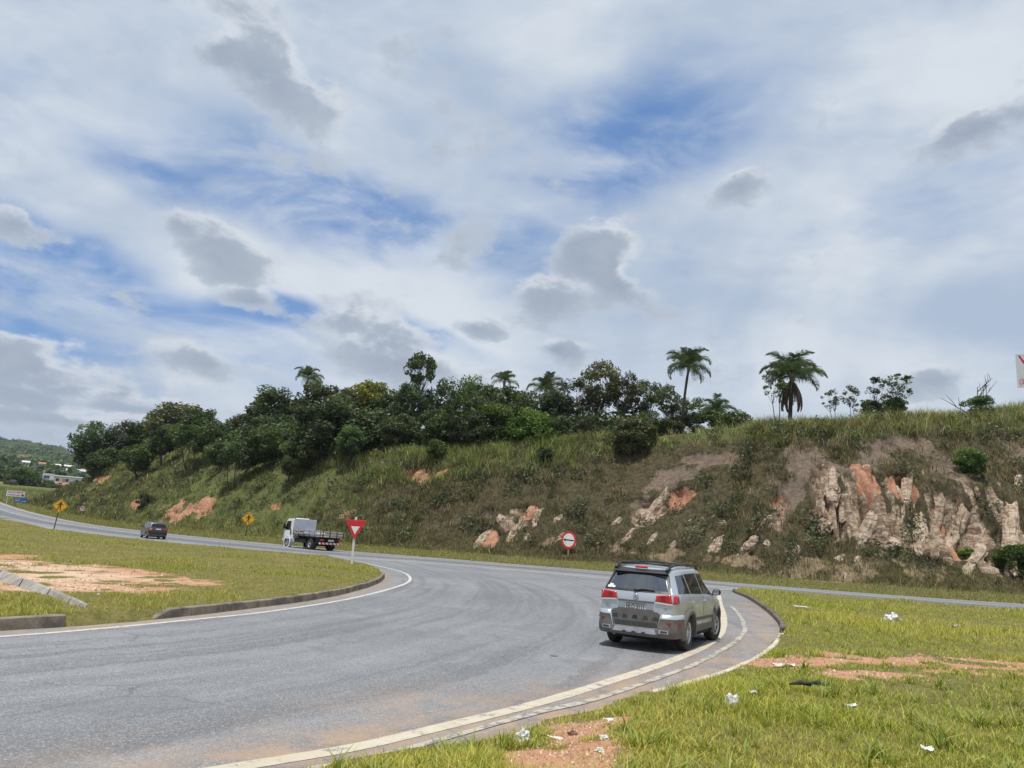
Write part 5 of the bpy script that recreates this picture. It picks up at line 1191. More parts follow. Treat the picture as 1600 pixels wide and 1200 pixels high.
        # mirror
        w = S.side_w(.78, 1.0); mb = MB(); mb.box(.77, .86, min(s*(w-.02), s*(w+.06)), max(s*(w-.02), s*(w+.06)), .985, 1.03); mb.prism([(s*(w+.03), .985), (s*(w+.19), 1.0), (s*(w+.215), 1.06), (s*(w+.19), 1.125), (s*(w+.06), 1.135), (s*(w+.03), 1.08)], .75, .87, 'x'); mi = mb.build('mirror', M['trim'], r, bevel=.02)
        MB().prism([(s*(w+.055), 1.005), (s*(w+.18), 1.015), (s*(w+.185), 1.11), (s*(w+.065), 1.115)], .745, .7495, 'x').build('mirror_glass', M['chrome'], mi)
        wheel(r, -1.22, s*.735, .335, .21, s, 'rim', 7); wheel(r, 1.22, s*.735, .335, .21, s, 'rim', 7, -.16)
        S.side_patch([(1.62, .70), (1.93, .69), (1.88, .80), (1.6, .85)], s, .01, 4, 3).build('headlamp', M['lamp_clear'], r)
    # tailgate: strip, plate, badge, cladding, bumper
    S.rear_patch([(-.37, .885), (.37, .885), (.37, .915), (-.37, .915)], .035, 6, 2).build('handle_strip', M['clad'], r); pl = S.rear_patch([(-.215, .745), (.215, .745), (.215, .865), (-.215, .865)], .012, 4, 2).build('number_plate', M['plate'], r)
    text('lettering', 'HLO 5111', .105, M['ink'], pl, (S.rear_x(0, .79)-.016, 0, .793), (math.pi/2, 0, -math.pi/2), .86, .001, bold=.002)
    S.rear_patch([(-.20, .846), (.20, .846), (.20, .858), (-.20, .858)], .014, 4, 1).build('plate_band', M['ink'], pl)
    b = MB().lathe([(.001, -.010), (.03, -.010), (.036, -.006), (.050, -.012), (.058, -.008), (.058, .01)], (S.rear_x(0, .985)-.004, 0, .985), 'x', 24).build('badge', M['chrome'], r, smooth=True); MB().lathe([(.001, -.0125), (.027, -.0125), (.03, -.009)], (S.rear_x(0, .985)-.004, 0, .985), 'x', 18).build('emblem', M['badge_grey'], b)
    for y, w in ((.62, .07), (.60, .11), (-.60, .06)):
        S.rear_patch([(y+w/2, .80 if w < .1 else .765), (y-w/2, .80 if w < .1 else .765), (y-w/2, .815 if w < .1 else .778), (y+w/2, .815 if w < .1 else .778)], .009, 3, 1).build('model_badge', M['badge_grey'], r)
    cl = MB()
    for P, o_ in (([(.62, .42), (-.62, .42), (-.66, .60), (.66, .60)], .03), ([(.66, .60), (-.66, .60), (-.44, .73), (.44, .73)], .03), ([(.44, .66), (-.44, .66), (-.36, .76), (.36, .76)], .028)): q = S.rear_patch(P, o_, 12, 3); cl.add(q.v, q.f)
    c = cl.build('tailgate_cladding', M['clad'], r)
    for y, w in ((.42, .13), (.215, .11), (0, .11), (-.215, .11), (-.42, .13)): S.rear_patch([(y+w/2, .585), (y-w/2, .585), (y-w/2+.02, .645), (y+w/2-.02, .645)], .036, 3, 2).build('vent', M['trim' if y == 0 else 'clad_dark'], c)
    S.rear_patch([(.40, .44), (-.47, .44), (-.43, .53), (.43, .53)], .035, 8, 2).build('recess', M['clad_dark'], c)
    # bumper: wraps from wheel arch to wheel arch
    n = 30; V = []; Fb = []
    prof = [(.0, .70), (.045, .685), (.06, .62), (.055, .56), (.07, .50), (.085, .40), (.075, .31), (.02, .265)]
    path = []
    for k in range(n+1):
        u = -1+2*k/n
        if abs(u) < .72: y = u/.72*.62; path.append((lambda z, y=y: (S.rear_x(y, max(z, .36)), y), (-1., 0.)))
        else:
            q = (abs(u)-.72)/.28; sg = 1 if u > 0 else -1; ang = min(1, q*2.2)*math.pi/2
            def pt(z, q=q, sg=sg):
                zc_ = max(z, .36); w0 = S.side_w(xr+.12, zc_)
                if q < .45: e = q/.45; a = e*math.pi/2; xx = S.rear_x(.62, zc_)*1.; return (xx+(xr+.14-xx)*(1-math.cos(a)), sg*(.62+(w0-.62)*math.sin(a)))
                e = (q-.45)/.55; x = xr+.14+e*(.84-.475-.14+.02); return (x, sg*S.side_w(x, zc_))
            path.append((pt, (-math.cos(ang), sg*math.sin(ang))))
    for fn, nn in path:
        for o_, z in prof:
            z = .265+(z-.265)*(.40 if abs(fn(.5)[1]) < .46 else 1.); x, y = fn(z); V.append((x+nn[0]*o_, y+nn[1]*o_*.6, z))
    m = len(prof)
    Fu = []; Fl = []
    for k in range(n):
        for j in range(m-1): (Fu if (j < 2 and (k < 7 or k > n-8)) else Fl).append((k*m+j, (k+1)*m+j, (k+1)*m+j+1, k*m+j+1))
    bu = MB().add(V, Fl).build('bumper', M['clad'], r, smooth=True); [MB().add(V, [f for f in Fu if (f[0] < n//2*m) == h_]).build('bumper_band', M['silver'], bu, smooth=True) for h_ in (True, False)]
    S.rear_patch([(.44, .33), (-.44, .33), (-.40, .41), (.40, .41)], .092, 10, 3).build('skid_plate', M['skid'], r)
    for y in (-.2, 0, .2): S.rear_patch([(y+.05, .328), (y-.05, .328), (y-.03, .355), (y+.03, .355)], .098, 3, 2).build('slot', M['clad_dark'], bu)
    for s in (1, -1):
        f = S.rear_patch([(s*.68, .355), (s*.50, .355), (s*.50, .42), (s*.68, .42)], .088, 4, 2).build('lamp_frame', M['skid'], bu); S.rear_patch([(s*.66, .37), (s*.53, .37), (s*.53, .405), (s*.66, .405)], .093, 3, 2).build('reflector', M['clad_dark'], f)
        S.side_patch([(xr+.08, .53), (xr+.24, .53), (xr+.23, .565), (xr+.09, .565)], s, .05, 3, 1).build('reflector', M['lamp_red2'], bu); S.rear_patch([(s*.72, .53), (s*.64, .53), (s*.64, .56), (s*.72, .56)], .068, 2, 1).build('reflector', M['lamp_red2'], bu)
    MB().box(-2.0, 2.0, -.62, .62, .20, .36).box(-.80, .80, -.79, .79, .22, .40).build('underbody', M['under'], r, bevel=.03); MB().tube([(-2.12, .45, .27), (-1.7, .45, .27)], .03, 8).build('exhaust', M['zinc'], r)
    MB().box(-1.95, 1.1, -.76, .76, .40, .52).build('floor_panel', M['under'], r)
    for x, ys in ((-.75, (.36, -.36)), (.3, (.36, -.36))):
        for y in ys: MB().prism([(x-.02, .5), (x+.14, .5), (x-.05, 1.12), (x-.17, 1.10)], y-.25, y+.25).box(x-.2, x-.08, y-.13, y+.13, 1.14, 1.33).build('seat', M['seat'], r, bevel=.04)
    MB().box(.95, 1.25, -.7, .7, .85, .98).build('dashboard', M['clad_dark'], r, bevel=.03); MB().box(xr+.3, xr+.75, -.6, .6, 1.03, 1.05).build('parcel_shelf', M['clad'], r)
M['window_black'] = plain('side_glass', (.010, .011, .013), .10, var=.02, spec=.45); M['lamp_red2'] = plain('dark_red_lens', (.25, .008, .012), .2, coat=1.); M['badge_grey'] = plain('badge_grey', (.28, .29, .31), .35, .5); M['clad_dark'] = plain('dark_cladding', (.05, .048, .047), .7); M['skid'] = plain('skid_silver', (.46, .48, .51), .45, .3, dirt=.15)
suv()
def dark_car():
    xr = -1.8; S = CarShape([(xr, 1.32), (-1.6, 1.36), (-.8, 1.40), (0, 1.39), (.3, 1.34), (.95, .95), (1.6, .86), (1.8, .74)], [(xr, .93), (0, .90), (.9, .85), (1.5, .76), (1.8, .62)], [(xr, .70), (-1.6, .78), (0, .81), (1.2, .79), (1.6, .72), (1.8, .52)], [(xr, .54), (-1, .58), (0, .59), (.8, .62), (1.2, .66), (1.8, .42)], .26, [(-1.08, .28), (1.12, .28)], .33, xr, .55, .93)
    z = float(rise(-27.7, 63.2))+.006; r = empty('hatchback_car', (-28.35, 63.2, z), math.radians(90+35)); r.scale = (.95,)*3; tag(r, 'small dark grey hatchback driving away on the main road at the left', 'car')
    V, F, G, RW = S.body(1.8, (.32, .96)); MB().add(V, F).build('body', M['charcoal'], r, smooth=True); MB().add(V, RW).build('rear_window', M['window_black'], r, smooth=True); MB().add(V, G).build('windscreen', M['window_black'], r, smooth=True)
    for s in (1, -1):
        for P in ([(-1.35, .95), (-.2, .93), (-.2, 1.30), (-1.15, 1.28)], [(-.12, .93), (.75, .90), (.3, 1.28), (-.12, 1.30)]): S.side_patch(P, s, .006, 6, 4).build('side_window', M['window_black'], r)
        S.rear_patch([(s*.69, .72), (s*.50, .72), (s*.50, .90), (s*.68, .90)], .02, 3, 3).build('tail_lamp', M['lamp_amber' if s > 0 else 'lamp_red'], r)
        MB().lathe([(.001, -.07), (.08, -.03), (.08, .04), (.001, .09)], (.62, s*(S.side_w(.62, .93)+.1), .98), 'x', 10).build('mirror', M['trim'], r, smooth=True); wheel(r, -1.08, s*.68, .28, .18, s, 'rim', 6); wheel(r, 1.12, s*.68, .28, .18, s, 'rim', 6)
    p = S.rear_patch([(-.2, .77), (.2, .77), (.2, .86), (-.2, .86)], .02, 2, 2).build('number_plate', M['sign_white'], r); q = S.rear_patch([(-.66, .36), (.66, .36), (.68, .60), (-.68, .60)], .05, 8, 3).build('bumper', M['trim'], r); S.rear_patch([(-.66, .585), (.66, .585), (.66, .60), (-.66, .60)], .055, 6, 1).build('bumper_strip', M['lamp_red2'], q)
    MB().box(-1.65, 1.6, -.6, .6, .17, .3).build('underbody', M['under'], r); MB().tube([(-1.85, -.1, .22), (-1.4, -.1, .22)], .05, 8).build('exhaust', M['trim'], r)
dark_car()
def truck():
    x0, y0 = -15.55, 64.0; r = empty('flatbed_truck', (x0, y0, float(rise(x0, y0))+.006), math.radians(90+43.5)); r.scale = (1.04, 1.04, 1.06); tag(r, 'white flatbed truck with slatted sides driving away on the main road', 'truck')
    cab = [(1.55, .62), (3.0, .58), (3.08, .95), (3.02, 1.28), (2.70, 2.12), (2.52, 2.22), (1.62, 2.24), (1.55, 2.15)]; MB().prism(cab, -.98, .98).build('cab', M['white_paint'], r, bevel=.06, seg=2)
    for s in (1, -1):
        MB().prism([(1.98, 1.36), (2.86, 1.32), (2.60, 2.02), (1.98, 2.04)], s*.985, s*.992).build('side_window', M['window_black'], r); MB().prism([(1.7, 1.0), (1.95, .98), (2.02, 1.42), (1.85, 1.42)], s*.985, s*.99).build('dark_patch', M['clad_dark'], r)  # side window, and a flat dark patch on the cab side behind it
        MB().box(2.72, 2.86, s*1.02-.0, s*1.2, 1.42, 1.82).build('mirror', M['trim'], r, bevel=.02); MB().box(1.93, 1.945, s*.983, s*.989, .75, 2.1).build('door_gap', M['trim'], r)
        MB().lathe([(.40, -.13), (.52, -.13), (.52, .13), (.40, .13)], (2.35, s*.86, .42), 'y', 24).build('mudguard', M['white_paint'], r)
        wheel(r, 2.35, s*.84, .40, .22, s, 'steel_rim', 5); wheel(r, -1.35, s*.80, .42, .46, s, 'steel_rim', 5)
        MB().box(-2.2, -.55, s*.55, s*1.0, .92, .955).build('mudguard', M['clad_dark'], r); MB().box(-.55, 1.2, s*.62, s*.95, .45, .75).build('tool_box', M['under'], r, bevel=.02)
        MB().box(1.25, 1.52, s*.7, s*.98, .45, .78).build('step', M['steel_pale'], r, bevel=.02); MB().prism([(-2.25, .45), (-2.2, .45), (-2.2, .92), (-2.25, .92)], s*.56, s*1.0).build('mud_flap', M['trim'], r)
        # slatted sides
        for z in (1.17, 1.36): MB().box(-2.95, 1.42, s*1.03-.018, s*1.03+.018, z-.065, z+.055).build('side_slat', M['wood'], r, bevel=.006)
        for x in np.linspace(-2.85, 1.3, 6): MB().box(x-.03, x+.03, s*1.05-.01, s*1.05+.012, .98, 1.44).build('stake', M['trim'], r)
    for z in (1.17, 1.36): MB().box(-2.995, -2.96, -1.05, 1.05, z-.065, z+.055).build('tail_slat', M['wood'], r, bevel=.006)
    for y in (-.9, -.3, .3, .9): MB().box(-3.03, -2.97, y-.03, y+.03, .98, 1.44).build('stake', M['trim'], r)
    for k in range(7): MB().box(-2.95, 1.42, -1.02+k*.2914, -1.02+k*.2914+.28, .985, 1.03).build('deck_plank', M['wood'], r)
    for x in (-2.4, -1.7, -.9, -.1, .7): MB().box(x-.05, x+.05, -.98, .98, .89, .985).build('cross_beam', M['clad_dark'], r)
    MB().box(-2.6, 2.7, -.42, -.3, .62, .885).box(-2.6, 2.7, .3, .42, .62, .885).box(-.4, 1.6, -.5, .5, .45, .66).build('chassis', M['under'], r); MB().tube([(-1.35, -.7, .42), (-1.35, .7, .42)], .13, 10).build('axle', M['under'], r)
    MB().box(1.44, 1.50, -1.0, 1.0, 1.05, 2.24).build('headboard', M['steel_pale'], r, bevel=.01); b = MB().box(-2.72, -2.66, -.98, .98, .46, .60).build('underrun_bar', M['sign_white'], r)
    for k in range(6): MB().prism([(-.95+k*.325, .462), (-.80+k*.325, .462), (-.72+k*.325, .598), (-.87+k*.325, .598)], -2.724, -2.7205, 'x').build('red_stripe', M['sign_red'], b)
    for y in (-.78, .78): l = MB().box(-2.78, -2.70, y-.17, y+.17, .70, .84).build('tail_lamp', M['lamp_red'], r, bevel=.015)
    MB().box(-2.75, -2.73, -.25, .25, .68, .83).build('number_plate', M['plate'], r); MB().box(2.95, 3.12, -1.0, 1.0, .48, .66).build('bumper', M['white_paint'], r, bevel=.03)
    MB().prism([(2.74, 2.04), (3.0, 1.34), (3.03, 1.34), (2.77, 2.04)], -.88, .88).build('windscreen', M['window_black'], r); MB().box(1.8, 2.4, -.5, .4, 2.24, 2.30).build('roof_hatch', M['white_paint'], r, bevel=.02)
    # tarpaulin on the deck
    n = 22; X, Y = np.meshgrid(np.linspace(-.35, 1.38, n), np.linspace(-.95, .95, n)); H_ = .08+.5*fbm(X*1.7+3, Y*1.7, oct=3, seed=5)*np.sin(np.clip((X+.35)/1.73, 0, 1)*np.pi*.75+.25)
    V = np.stack([X.ravel(), Y.ravel(), 1.03+H_.ravel()], 1); i = np.arange(n*n).reshape(n, n); Fq = np.stack([i[:-1, :-1], i[:-1, 1:], i[1:, 1:], i[1:, :-1]], -1).reshape(-1, 4)
    Mw = r.matrix_basis; t_ = link('tarpaulin', mesh_np('tarpaulin', V, Fq, True), M['tarp_mix'], loc=r.location, rot=r.rotation_euler, scale=r.scale); tag(t_, 'crumpled blue and white tarpaulin lying on the truck bed', 'tarpaulin')
def tarp_mat():
    m, t, b, out = newmat('tarpaulin'); c = t.mix(t.mapr(t.noise(ocoord(t), 1.4, 3., .5), .45, .55), (.04, .08, .30), (.50, .57, .70)); t.put(b.inputs['Base Color'], c); b.inputs['Roughness'].default_value = .5; return m
M['tarp_mix'] = tarp_mat()
truck()

# ------------------------------------------------------------------ litter
M['bag'] = plain('white_plastic', (.62, .63, .65), .4, var=.15, scale=12., dirt=.35); M['paper'] = plain('dirty_paper', (.58, .56, .52), .8, var=.2); M['card'] = plain('brown_card', (.20, .12, .08), .9, var=.3); M['rubber'] = plain('black_rubber', (.018, .017, .017), .6, var=.3)
def crumple(seed, sx, sy, sz):
    bm = bmesh.new(); bmesh.ops.create_icosphere(bm, subdivisions=4, radius=1.); V = np.array([v.co for v in bm.verts]); d = .35+1.1*np.abs(fbm(V[:, 0]*2+seed*7, V[:, 1]*2, V[:, 2]*2+3, oct=3, seed=seed, gain=.5)-.2)
    for v, k in zip(bm.verts, d): v.co = Vector((v.co.x*k*sx, v.co.y*k*sy, max(-.2, v.co.z*k)*sz))
    me = bpy.data.meshes.new('bag'); bm.to_mesh(me); bm.free(); return me
def sheet(seed, w, l, amp):
    n = 12; X, Y = np.meshgrid(np.linspace(-w/2, w/2, n), np.linspace(-l/2, l/2, n)); Z = amp*(fbm(X/w*3+seed, Y/l*3, oct=3, seed=seed)*1.6-.3); i = np.arange(n*n).reshape(n, n)
    return mesh_np('sheet', np.stack([X.ravel()+.1*w*vnoise(Y.ravel()/l*4, X.ravel(), seed=seed), Y.ravel(), Z.ravel()], 1), np.stack([i[:-1, :-1], i[:-1, 1:], i[1:, 1:], i[1:, :-1]], -1).reshape(-1, 4), False)
def litter(name, me, mat, x, y, label, cat='litter', dz=.05, rz=0.): z = 0. if cat == 'rubber scrap' else float(ground_z([x], [y])[0][0]); tag(link(name, me, M[mat], loc=(x, y, z+dz*.5), rot=(0, 0, rz), scale=(.82,)*3), label, cat, 'litter on the grass' if cat != 'rubber scrap' else None)
litter('plastic_bag', crumple(1, .40, .26, .30), 'bag', 12.66, 24.96, 'large crumpled white plastic bag lying far back on the grass', dz=.06); litter('plastic_bag', crumple(2, .14, .11, .16), 'bag', 2.79, 9.24, 'translucent white plastic bag in the grass beside the sunken kerb', dz=.05)
litter('plastic_bag', crumple(3, .14, .09, .15), 'bag', .32, 7.43, 'white plastic scrap at the grass edge beside the bare earth path', dz=.03); litter('paper_strip', sheet(4, .26, .04, .03), 'paper', .58, 7.5, 'thin white paper strip trailing onto the bare earth path', rz=-.4, dz=.03)
litter('paper_scrap', sheet(5, .17, .11, .05), 'bag', 4.21, 9.37, 'small bright white paper scrap alone in the foreground grass', dz=.08); litter('paper_scrap', sheet(6, .11, .09, .05), 'bag', 3.2, 9.75, 'white scrap beside the translucent bag in the grass', dz=.08)
litter('paper_scrap', sheet(7, .11, .07, .04), 'bag', 1.2, 8.14, 'small white scrap in the grass right of the bare earth path', dz=.07); litter('cardboard', sheet(8, .45, .22, .10), 'paper', 4.73, 12.95, 'flat grey cardboard piece on the bare earth by the sunken kerb', dz=.02)
litter('paper_scrap', sheet(9, .28, .18, .06), 'bag', 14.03, 23.85, 'small white scrap right of the large plastic bag', dz=.1); litter('paper_sheet', sheet(10, .55, .3, .04), 'paper', 10.75, 27.7, 'flat pale sheet on the far grass near the bend', dz=.13); litter('paper_scrap', sheet(11, .14, .12, .05), 'paper', 4.09, 7.51, 'grey-white carton scrap at the bottom edge of the picture', dz=.07)
litter('paper_scrap', sheet(12, .15, .10, .05), 'bag', 6.75, 18.6, 'white scrap at the corner where the dark kerb starts', dz=.1); litter('brick_chip', crumple(8, .07, .05, .05), 'card', .80, 7.66, 'dark brown clod on the bare earth path', dz=.02); litter('stone', crumple(9, .07, .06, .05), 'paper', 1.05, 7.3, 'pale stone on the bare earth path, right of the clod', 'stone', dz=.02); litter('stone', crumple(6, .06, .05, .04), 'paper', .95, 6.85, 'pale flat stone low on the bare earth path', 'stone', dz=.02)
tr_ = empty('car_trim_strip', (4.1, 10.28, float(ground_z([4.1], [10.28])[0][0])+.07), .1); tag(tr_, 'broken black car trim strip lying in the grass below the bare earth', 'litter'); MB().tube([(-.27, 0, .03), (-.1, .03, .05), (.02, .0, .03)], [.012, .03, .02], 6).build('strip', M['rubber'], tr_); MB().tube([(-.05, -.03, .05), (.12, .03, .06), (.25, -.01, .03)], [.012, .028, .012], 6).build('strip', M['rubber'], tr_)
litter('rubber_scrap', sheet(13, .16, .035, .012), 'rubber', 1.01, 13.3, 'thin black tyre scrap on the asphalt left of the silver car', 'rubber scrap', dz=.008, rz=.1)

def clods():
    n = 22000; i = RNG.integers(0, len(BARE), n); B_ = np.array(BARE)[i]; a = RNG.uniform(0, 6.28, n); r_ = RNG.uniform(0, 1, n)**.5*1.15; x = B_[:, 0]+r_*np.cos(a)*B_[:, 2]; y = B_[:, 1]+r_*np.sin(a)*B_[:, 3]; z, sd, s, t = ground_z(x, y); k = (sd > .05) & (RNG.uniform(0, 1, n) < .15+patch(x, y, BARE)); x, y, z = x[k], y[k], z[k]; n = len(x)
    sz = .004+.022*RNG.uniform(0, 1, n)**7*np.clip(np.hypot(x, y)/9, 1, 2.2); o = np.array([(1, 0, -.3), (-.5, .87, -.3), (-.5, -.87, -.3), (.1, .1, .75)]); V = (np.stack([x, y, z+.004], 1)[:, None, :]+o[None]*sz[:, None, None]*RNG.uniform(.6, 1.3, (n, 4, 3))).reshape(-1, 3); b = np.arange(n)*4
    F = np.vstack([np.stack([b+p, b+q, b+3], 1) for p, q in ((0, 1), (1, 2), (2, 0))]); c = np.repeat(pal(n, [(.40, .22, .13), (.30, .17, .10), (.50, .36, .25), (.20, .13, .09)], [.4, .3, .2, .1]), 4, 0)
    tag(link('gravel', mesh_np('gravel', V, F, False, cols=c), M['clod']), 'small clods and pebbles strewn over the bare earth', 'gravel', kind='stuff')
_m, _t, _b, _o = newmat('clod'); _t.put(_b.inputs['Base Color'], attr(_t, 'Col', 'Color')); _b.inputs['Roughness'].default_value = .95; M['clod'] = _m
clods()

# ------------------------------------------------------------------ distant town and hills
M['wall_white'] = plain('wall_white', (.62, .60, .57), .8, dirt=.2); M['wall_cream'] = plain('wall_cream', (.50, .42, .30), .8, dirt=.2); M['roof_tile'] = plain('roof_tile', (.34, .16, .09), .85, var=.3, scale=2.); M['roof_metal'] = plain('roof_metal', (.48, .53, .57), .45, .3); M['roof_pale'] = plain('roof_pale', (.62, .58, .54), .6); M['pane'] = plain('dark_pane', (.03, .035, .04), .2)
def house(x, y, z, w, d, h, rz, wall, roof, label, rh=1.4, wins=2, name='house', shed=False):
    r = empty(name, (x, y, z), rz); tag(r, label, 'house' if not shed else 'warehouse', 'distant houses'); wl = MB().box(-w/2, w/2, -d/2, d/2, -4, h).build('wall', M[wall], r); e = .4
    MB().prism([(-d/2-e, h-.05), (d/2+e, h-.05), (d/2+e, h+.12), (0, h+rh), (-d/2-e, h+.12)], -w/2-e, w/2+e, 'x').build('roof', M[roof], r)
    for k in range(wins): xx = -w/2+(k+.5)*w/wins; MB().box(xx-.55, xx+.55, -d/2-.04, -d/2+.02, .9, 2.1).build('window', M['pane'], r)
    MB().box(-.45+w*.04, .45+w*.04, -d/2-.05, -d/2+.02, 0, 2.05).build('door', M['post_tan'], r); return r
def far_h(x, y):
    D_ = np.hypot(x, y); az = np.degrees(np.arctan2(x, y)); k = np.interp(az, [-80, -50, -36, -31, -28, -20, -5, 30, 60], [.8, 1.05, 1., 1.02, .90, .62, .45, .4, .5])
    h = np.interp(D_, [360, 385, 430, 500, 619, 823, 1316, 1790, 2300, 2800], [5, 9.5, 11.8, 14.7, 23.8, 34, 70, 125, 95, 20]); h = h*np.where(D_ > 500, 1+(k-1)*sstep(500, 1300, D_), 1)
    return h+(fbm(x/180, y/180, oct=3, seed=101)-.5)*26*sstep(600, 1500, D_)
def wood_mask(x, y): return sstep(.44, .56, fbm(x/85, y/85, oct=4, seed=103))
def far_hills():
    az = np.radians(np.concatenate([np.arange(-78, -46, 1.), np.arange(-46, -24, .14), np.arange(-24, 62, 1.)])); Dd = np.concatenate([[362], 375*np.exp(np.linspace(0, math.log(2700/375), 190))]); A, Dg = np.meshgrid(az, Dd); x, y = (np.sin(A)*Dg).ravel(), (np.cos(A)*Dg).ravel(); w = wood_mask(x, y)
    z = far_h(x, y)+w*sstep(430, 520, np.hypot(x, y))*(2+5*fbm(x/9, y/9, oct=2, seed=102)); n, m = len(Dd), len(az); i = np.arange(n*m).reshape(n, m); F = np.stack([i[:-1, :-1], i[:-1, 1:], i[1:, 1:], i[1:, :-1]], -1).reshape(-1, 4)
    mt, t, b, out = newmat('far_hills'); p = pos(t); n1 = t.noise(p, .012, 5., .6); n2 = t.noise(p, .09, 5., .65)
    fld = t.mix(t.mapr(n1, .4, .6), (.055, .072, .028), (.095, .10, .042)); fld = t.mix(t.mapr(t.noise(p, .02, 4., .6), .63, .68), fld, (.36, .20, .12)); wd = t.mix(n2, (.018, .03, .014), (.06, .085, .03)); t.put(b.inputs['Base Color'], t.mix(attr(t, 'wood'), fld, wd)); b.inputs['Roughness'].default_value = 1.; b.inputs['Specular IOR Level'].default_value = .1
    tag(link('hills', mesh_np('hills', np.stack([x, y, z], 1), F, True, {'wood': w}), mt), kind='structure')
    k = 5200; a = np.radians(RNG.uniform(-42, -24, k)); d = 440*np.exp(RNG.uniform(0, math.log(1900/440), k)); x, y = np.sin(a)*d, np.cos(a)*d; keep = (wood_mask(x, y) > RNG.uniform(.05, .9, k)); x, y, d = x[keep], y[keep], d[keep]; q = 16; R_ = np.repeat(RNG.uniform(2.2, 4.6, len(x)), q)
    C = np.repeat(np.stack([x, y, far_h(x, y)+4.5], 1), q, 0)+RNG.normal(0, .55, (len(x)*q, 3))*R_[:, None]*[1, 1, .8]; V, F = leaf_cloud(C, R_*RNG.uniform(.3, .55, len(C)), RNG, asp=.7); v = np.clip(np.repeat(RNG.uniform(.1, .8, len(x)), q)+RNG.normal(0, .12, len(C)), 0, 1)
    tag(link('distant_woodland', mesh_np('distant_woodland', V, F, False, {'v': np.repeat(v, 4)}), M['leaf_dark']), 'scattered woodland covering the distant hill at the left', 'woodland', kind='stuff')
far_hills()
def base_z(x, y): return max(float(land(np.array([x]), np.array([y]))[0]), float(far_h(np.array([x]), np.array([y]))[0]) if math.hypot(x, y) > 380 else -9)-.1
w_ = house(-191.8, 332, 12.4, 14.4, 9, 3.0, face(-191.8, 332), 'wall_white', 'roof_metal', 'long pale warehouse with grey metal roof beyond the left end of the hill', .5, 4, 'warehouse', True)
MB().box(-7.3, -3.2, -4.9, -4.56, 1.0, 3.8).build('gable_panel', M['wall_white'], w_); MB().box(-7.0, -4.8, -4.96, -4.91, 1.7, 2.8).build('sign_panel', M['tarp_blue'], w_)
house(-175.2, 301, 9.6, 4.8, 4, 1.3, face(-175, 301)-.2, 'wall_cream', 'roof_tile', 'low building with orange tiled roof in front of the pale warehouse', .9, 2); house(-173.2, 281, 8.3, 3.2, 3.4, 1.4, face(-173, 281)+.5, 'wall_white', 'roof_pale', 'small house with a pale pitched roof among dark trees at the left', 1.2, 1); house(-181., 303, 10.2, 2.6, 3, 1.3, face(-181, 303), 'wall_white', 'roof_pale', 'small white house just left of the orange-roofed building', .7, 1)
house(-158.2, 242, 4.9, 4.4, 4, 1.5, face(-158, 242), 'wall_cream', 'roof_pale', 'cream building cut by the left picture edge', .6, 1)
for x, y, w, wall, roof, l in [(-378, 601, 5, 'wall_white', 'roof_pale', 'leftmost of the small houses high in the distant trees'), (-364, 599, 4.5, 'wall_cream', 'roof_tile', 'cream house beside bare earth in the distant trees'), (-351, 602, 7, 'wall_white', 'roof_pale', 'white-roofed house in the middle of the distant houses'), (-344, 603, 4, 'wall_white', 'roof_pale', 'tiny bright white house, highest of the distant ones'), (-273, 481, 15, 'wall_white', 'roof_metal', 'long grey metal roof among trees above the warehouse'), (-275, 503, 7, 'wall_white', 'roof_tile', 'house with brownish roof beside the left end of the wood')]:
    house(x, y, base_z(x, y)+4., w, 7, 3., face(x, y), wall, roof, l, 1.4, 2)
for x, y, z, h, w, l in [(-165.3, 263, 6, 9.4, 4.4, 'large dark tree among the roofs beyond the road at the left'), (-169.6, 266, 6.5, 8.2, 3.6, 'dark tree just left of the large dark tree among the roofs'), (-164, 255, 5, 5., 2.8, 'low dark tree below the distant road at the left edge'), (-156, 262, 6.2, 4.2, 3., 'dark bushy tree in front of the orange-roofed building'), (-151, 258, 5.6, 4.4, 2.8, 'dark bushy tree where the hill foot meets the houses'), (-160.5, 264, 6, 6., 3., 'dark tree right of the large dark tree among the roofs'), (-176.5, 297, 9.5, 3.2, 2.6, 'low tree in front of the warehouse and orange roof'), (-168, 315, 11, 4.6, 3.2, 'tree at the right end of the warehouse')]:
    plant(x, y, h, w, 'b', 'dark', l, 'trees among the distant houses', z=z)
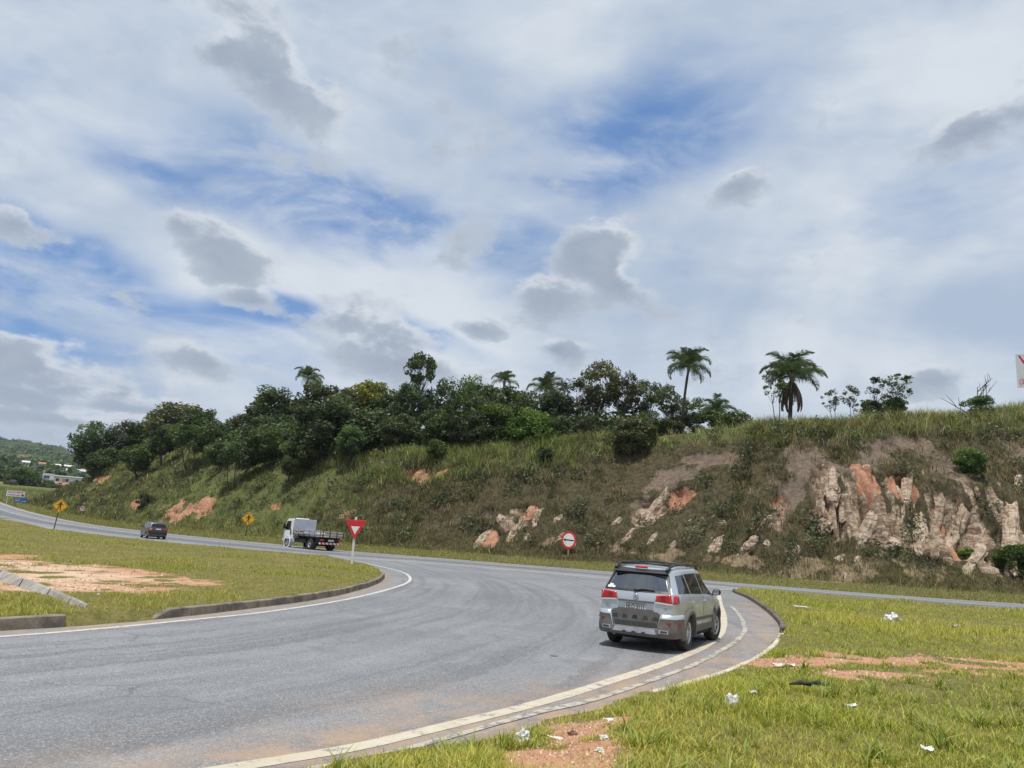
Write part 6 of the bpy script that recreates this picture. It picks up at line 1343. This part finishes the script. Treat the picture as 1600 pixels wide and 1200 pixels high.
for x, y, z, h, l in [(-168.3, 265, 6.5, 5.4, 'pale utility pole standing before the large dark tree at the left'), (-187, 310, 10.5, 6.4, 'pale utility pole at the left end of the warehouse')]:
    r = empty('utility_pole', (x, y, z)); tag(r, l, 'pole'); MB().tube([(0, 0, -1), (0, 0, h)], [.17, .12], 8).build('post', M['post_white'], r); MB().box(-.8, .8, -.08, .08, h-.7, h-.55).build('crossarm', M['post_tan'], r)
def parked(x, y, z): 
    r = empty('parked_van', (x, y, z), face(x, y)+1.4); tag(r, 'dark parked van beside the cream building at the left edge', 'van'); MB().prism([(-1.6, .35), (1.7, .35), (1.75, .9), (1.2, 1.05), (.9, 1.6), (-1.5, 1.65), (-1.65, 1.)], -.8, .8).build('body', M['charcoal'], r, bevel=.06)
    for s in (1, -1):
        MB().prism([(-1.3, 1.05), (1.05, 1.05), (.85, 1.5), (-1.25, 1.52)], s*.803, s*.81).build('side_window', M['window_black'], r)
        for xx in (-1, 1.05): wheel(r, xx, s*.7, .32, .2, s, 'steel_rim', 5)
parked(-153.8, 240.5, base_z(-153.8, 240.5)+.1)
c_ = np.array([(-262, 405), (-271, 420), (-290, 450), (-318, 492), (-336, 520), (-352, 548)], float); cc = catmull(c_, 6); T_ = np.gradient(cc, axis=0); T_ /= np.linalg.norm(T_, axis=1)[:, None]; N_ = np.column_stack([-T_[:, 1], T_[:, 0]])*4.5
V_ = np.vstack([cc+N_, cc-N_]); k_ = np.arange(len(cc)-1); tag(link('distant_road', mesh_np('distant_road', np.column_stack([V_, far_h(V_[:, 0], V_[:, 1])+.6]), np.stack([k_, k_+1, k_+1+len(cc), k_+len(cc)], 1)[:, ::-1]), M['concrete']), kind='structure')

# ------------------------------------------------------------------ air: thin haze over the whole place
def haze():
    m = bpy.data.materials.new('haze'); m.use_nodes = True; t = NT(m.node_tree); t.n.clear(); out = t.new('ShaderNodeOutputMaterial')
    v = t.new('ShaderNodeVolumePrincipled'); v.inputs['Color'].default_value = (.78, .88, 1., 1); v.inputs['Density'].default_value = .00009; v.inputs['Anisotropy'].default_value = .2; t.l.new(v.outputs[0], out.inputs['Volume'])
    o = MB().box(-7000, 7000, -4600, 7600, -12, 190).build('haze', m); tag(o, 'thin pale haze in the air', 'haze', kind='stuff')
haze()
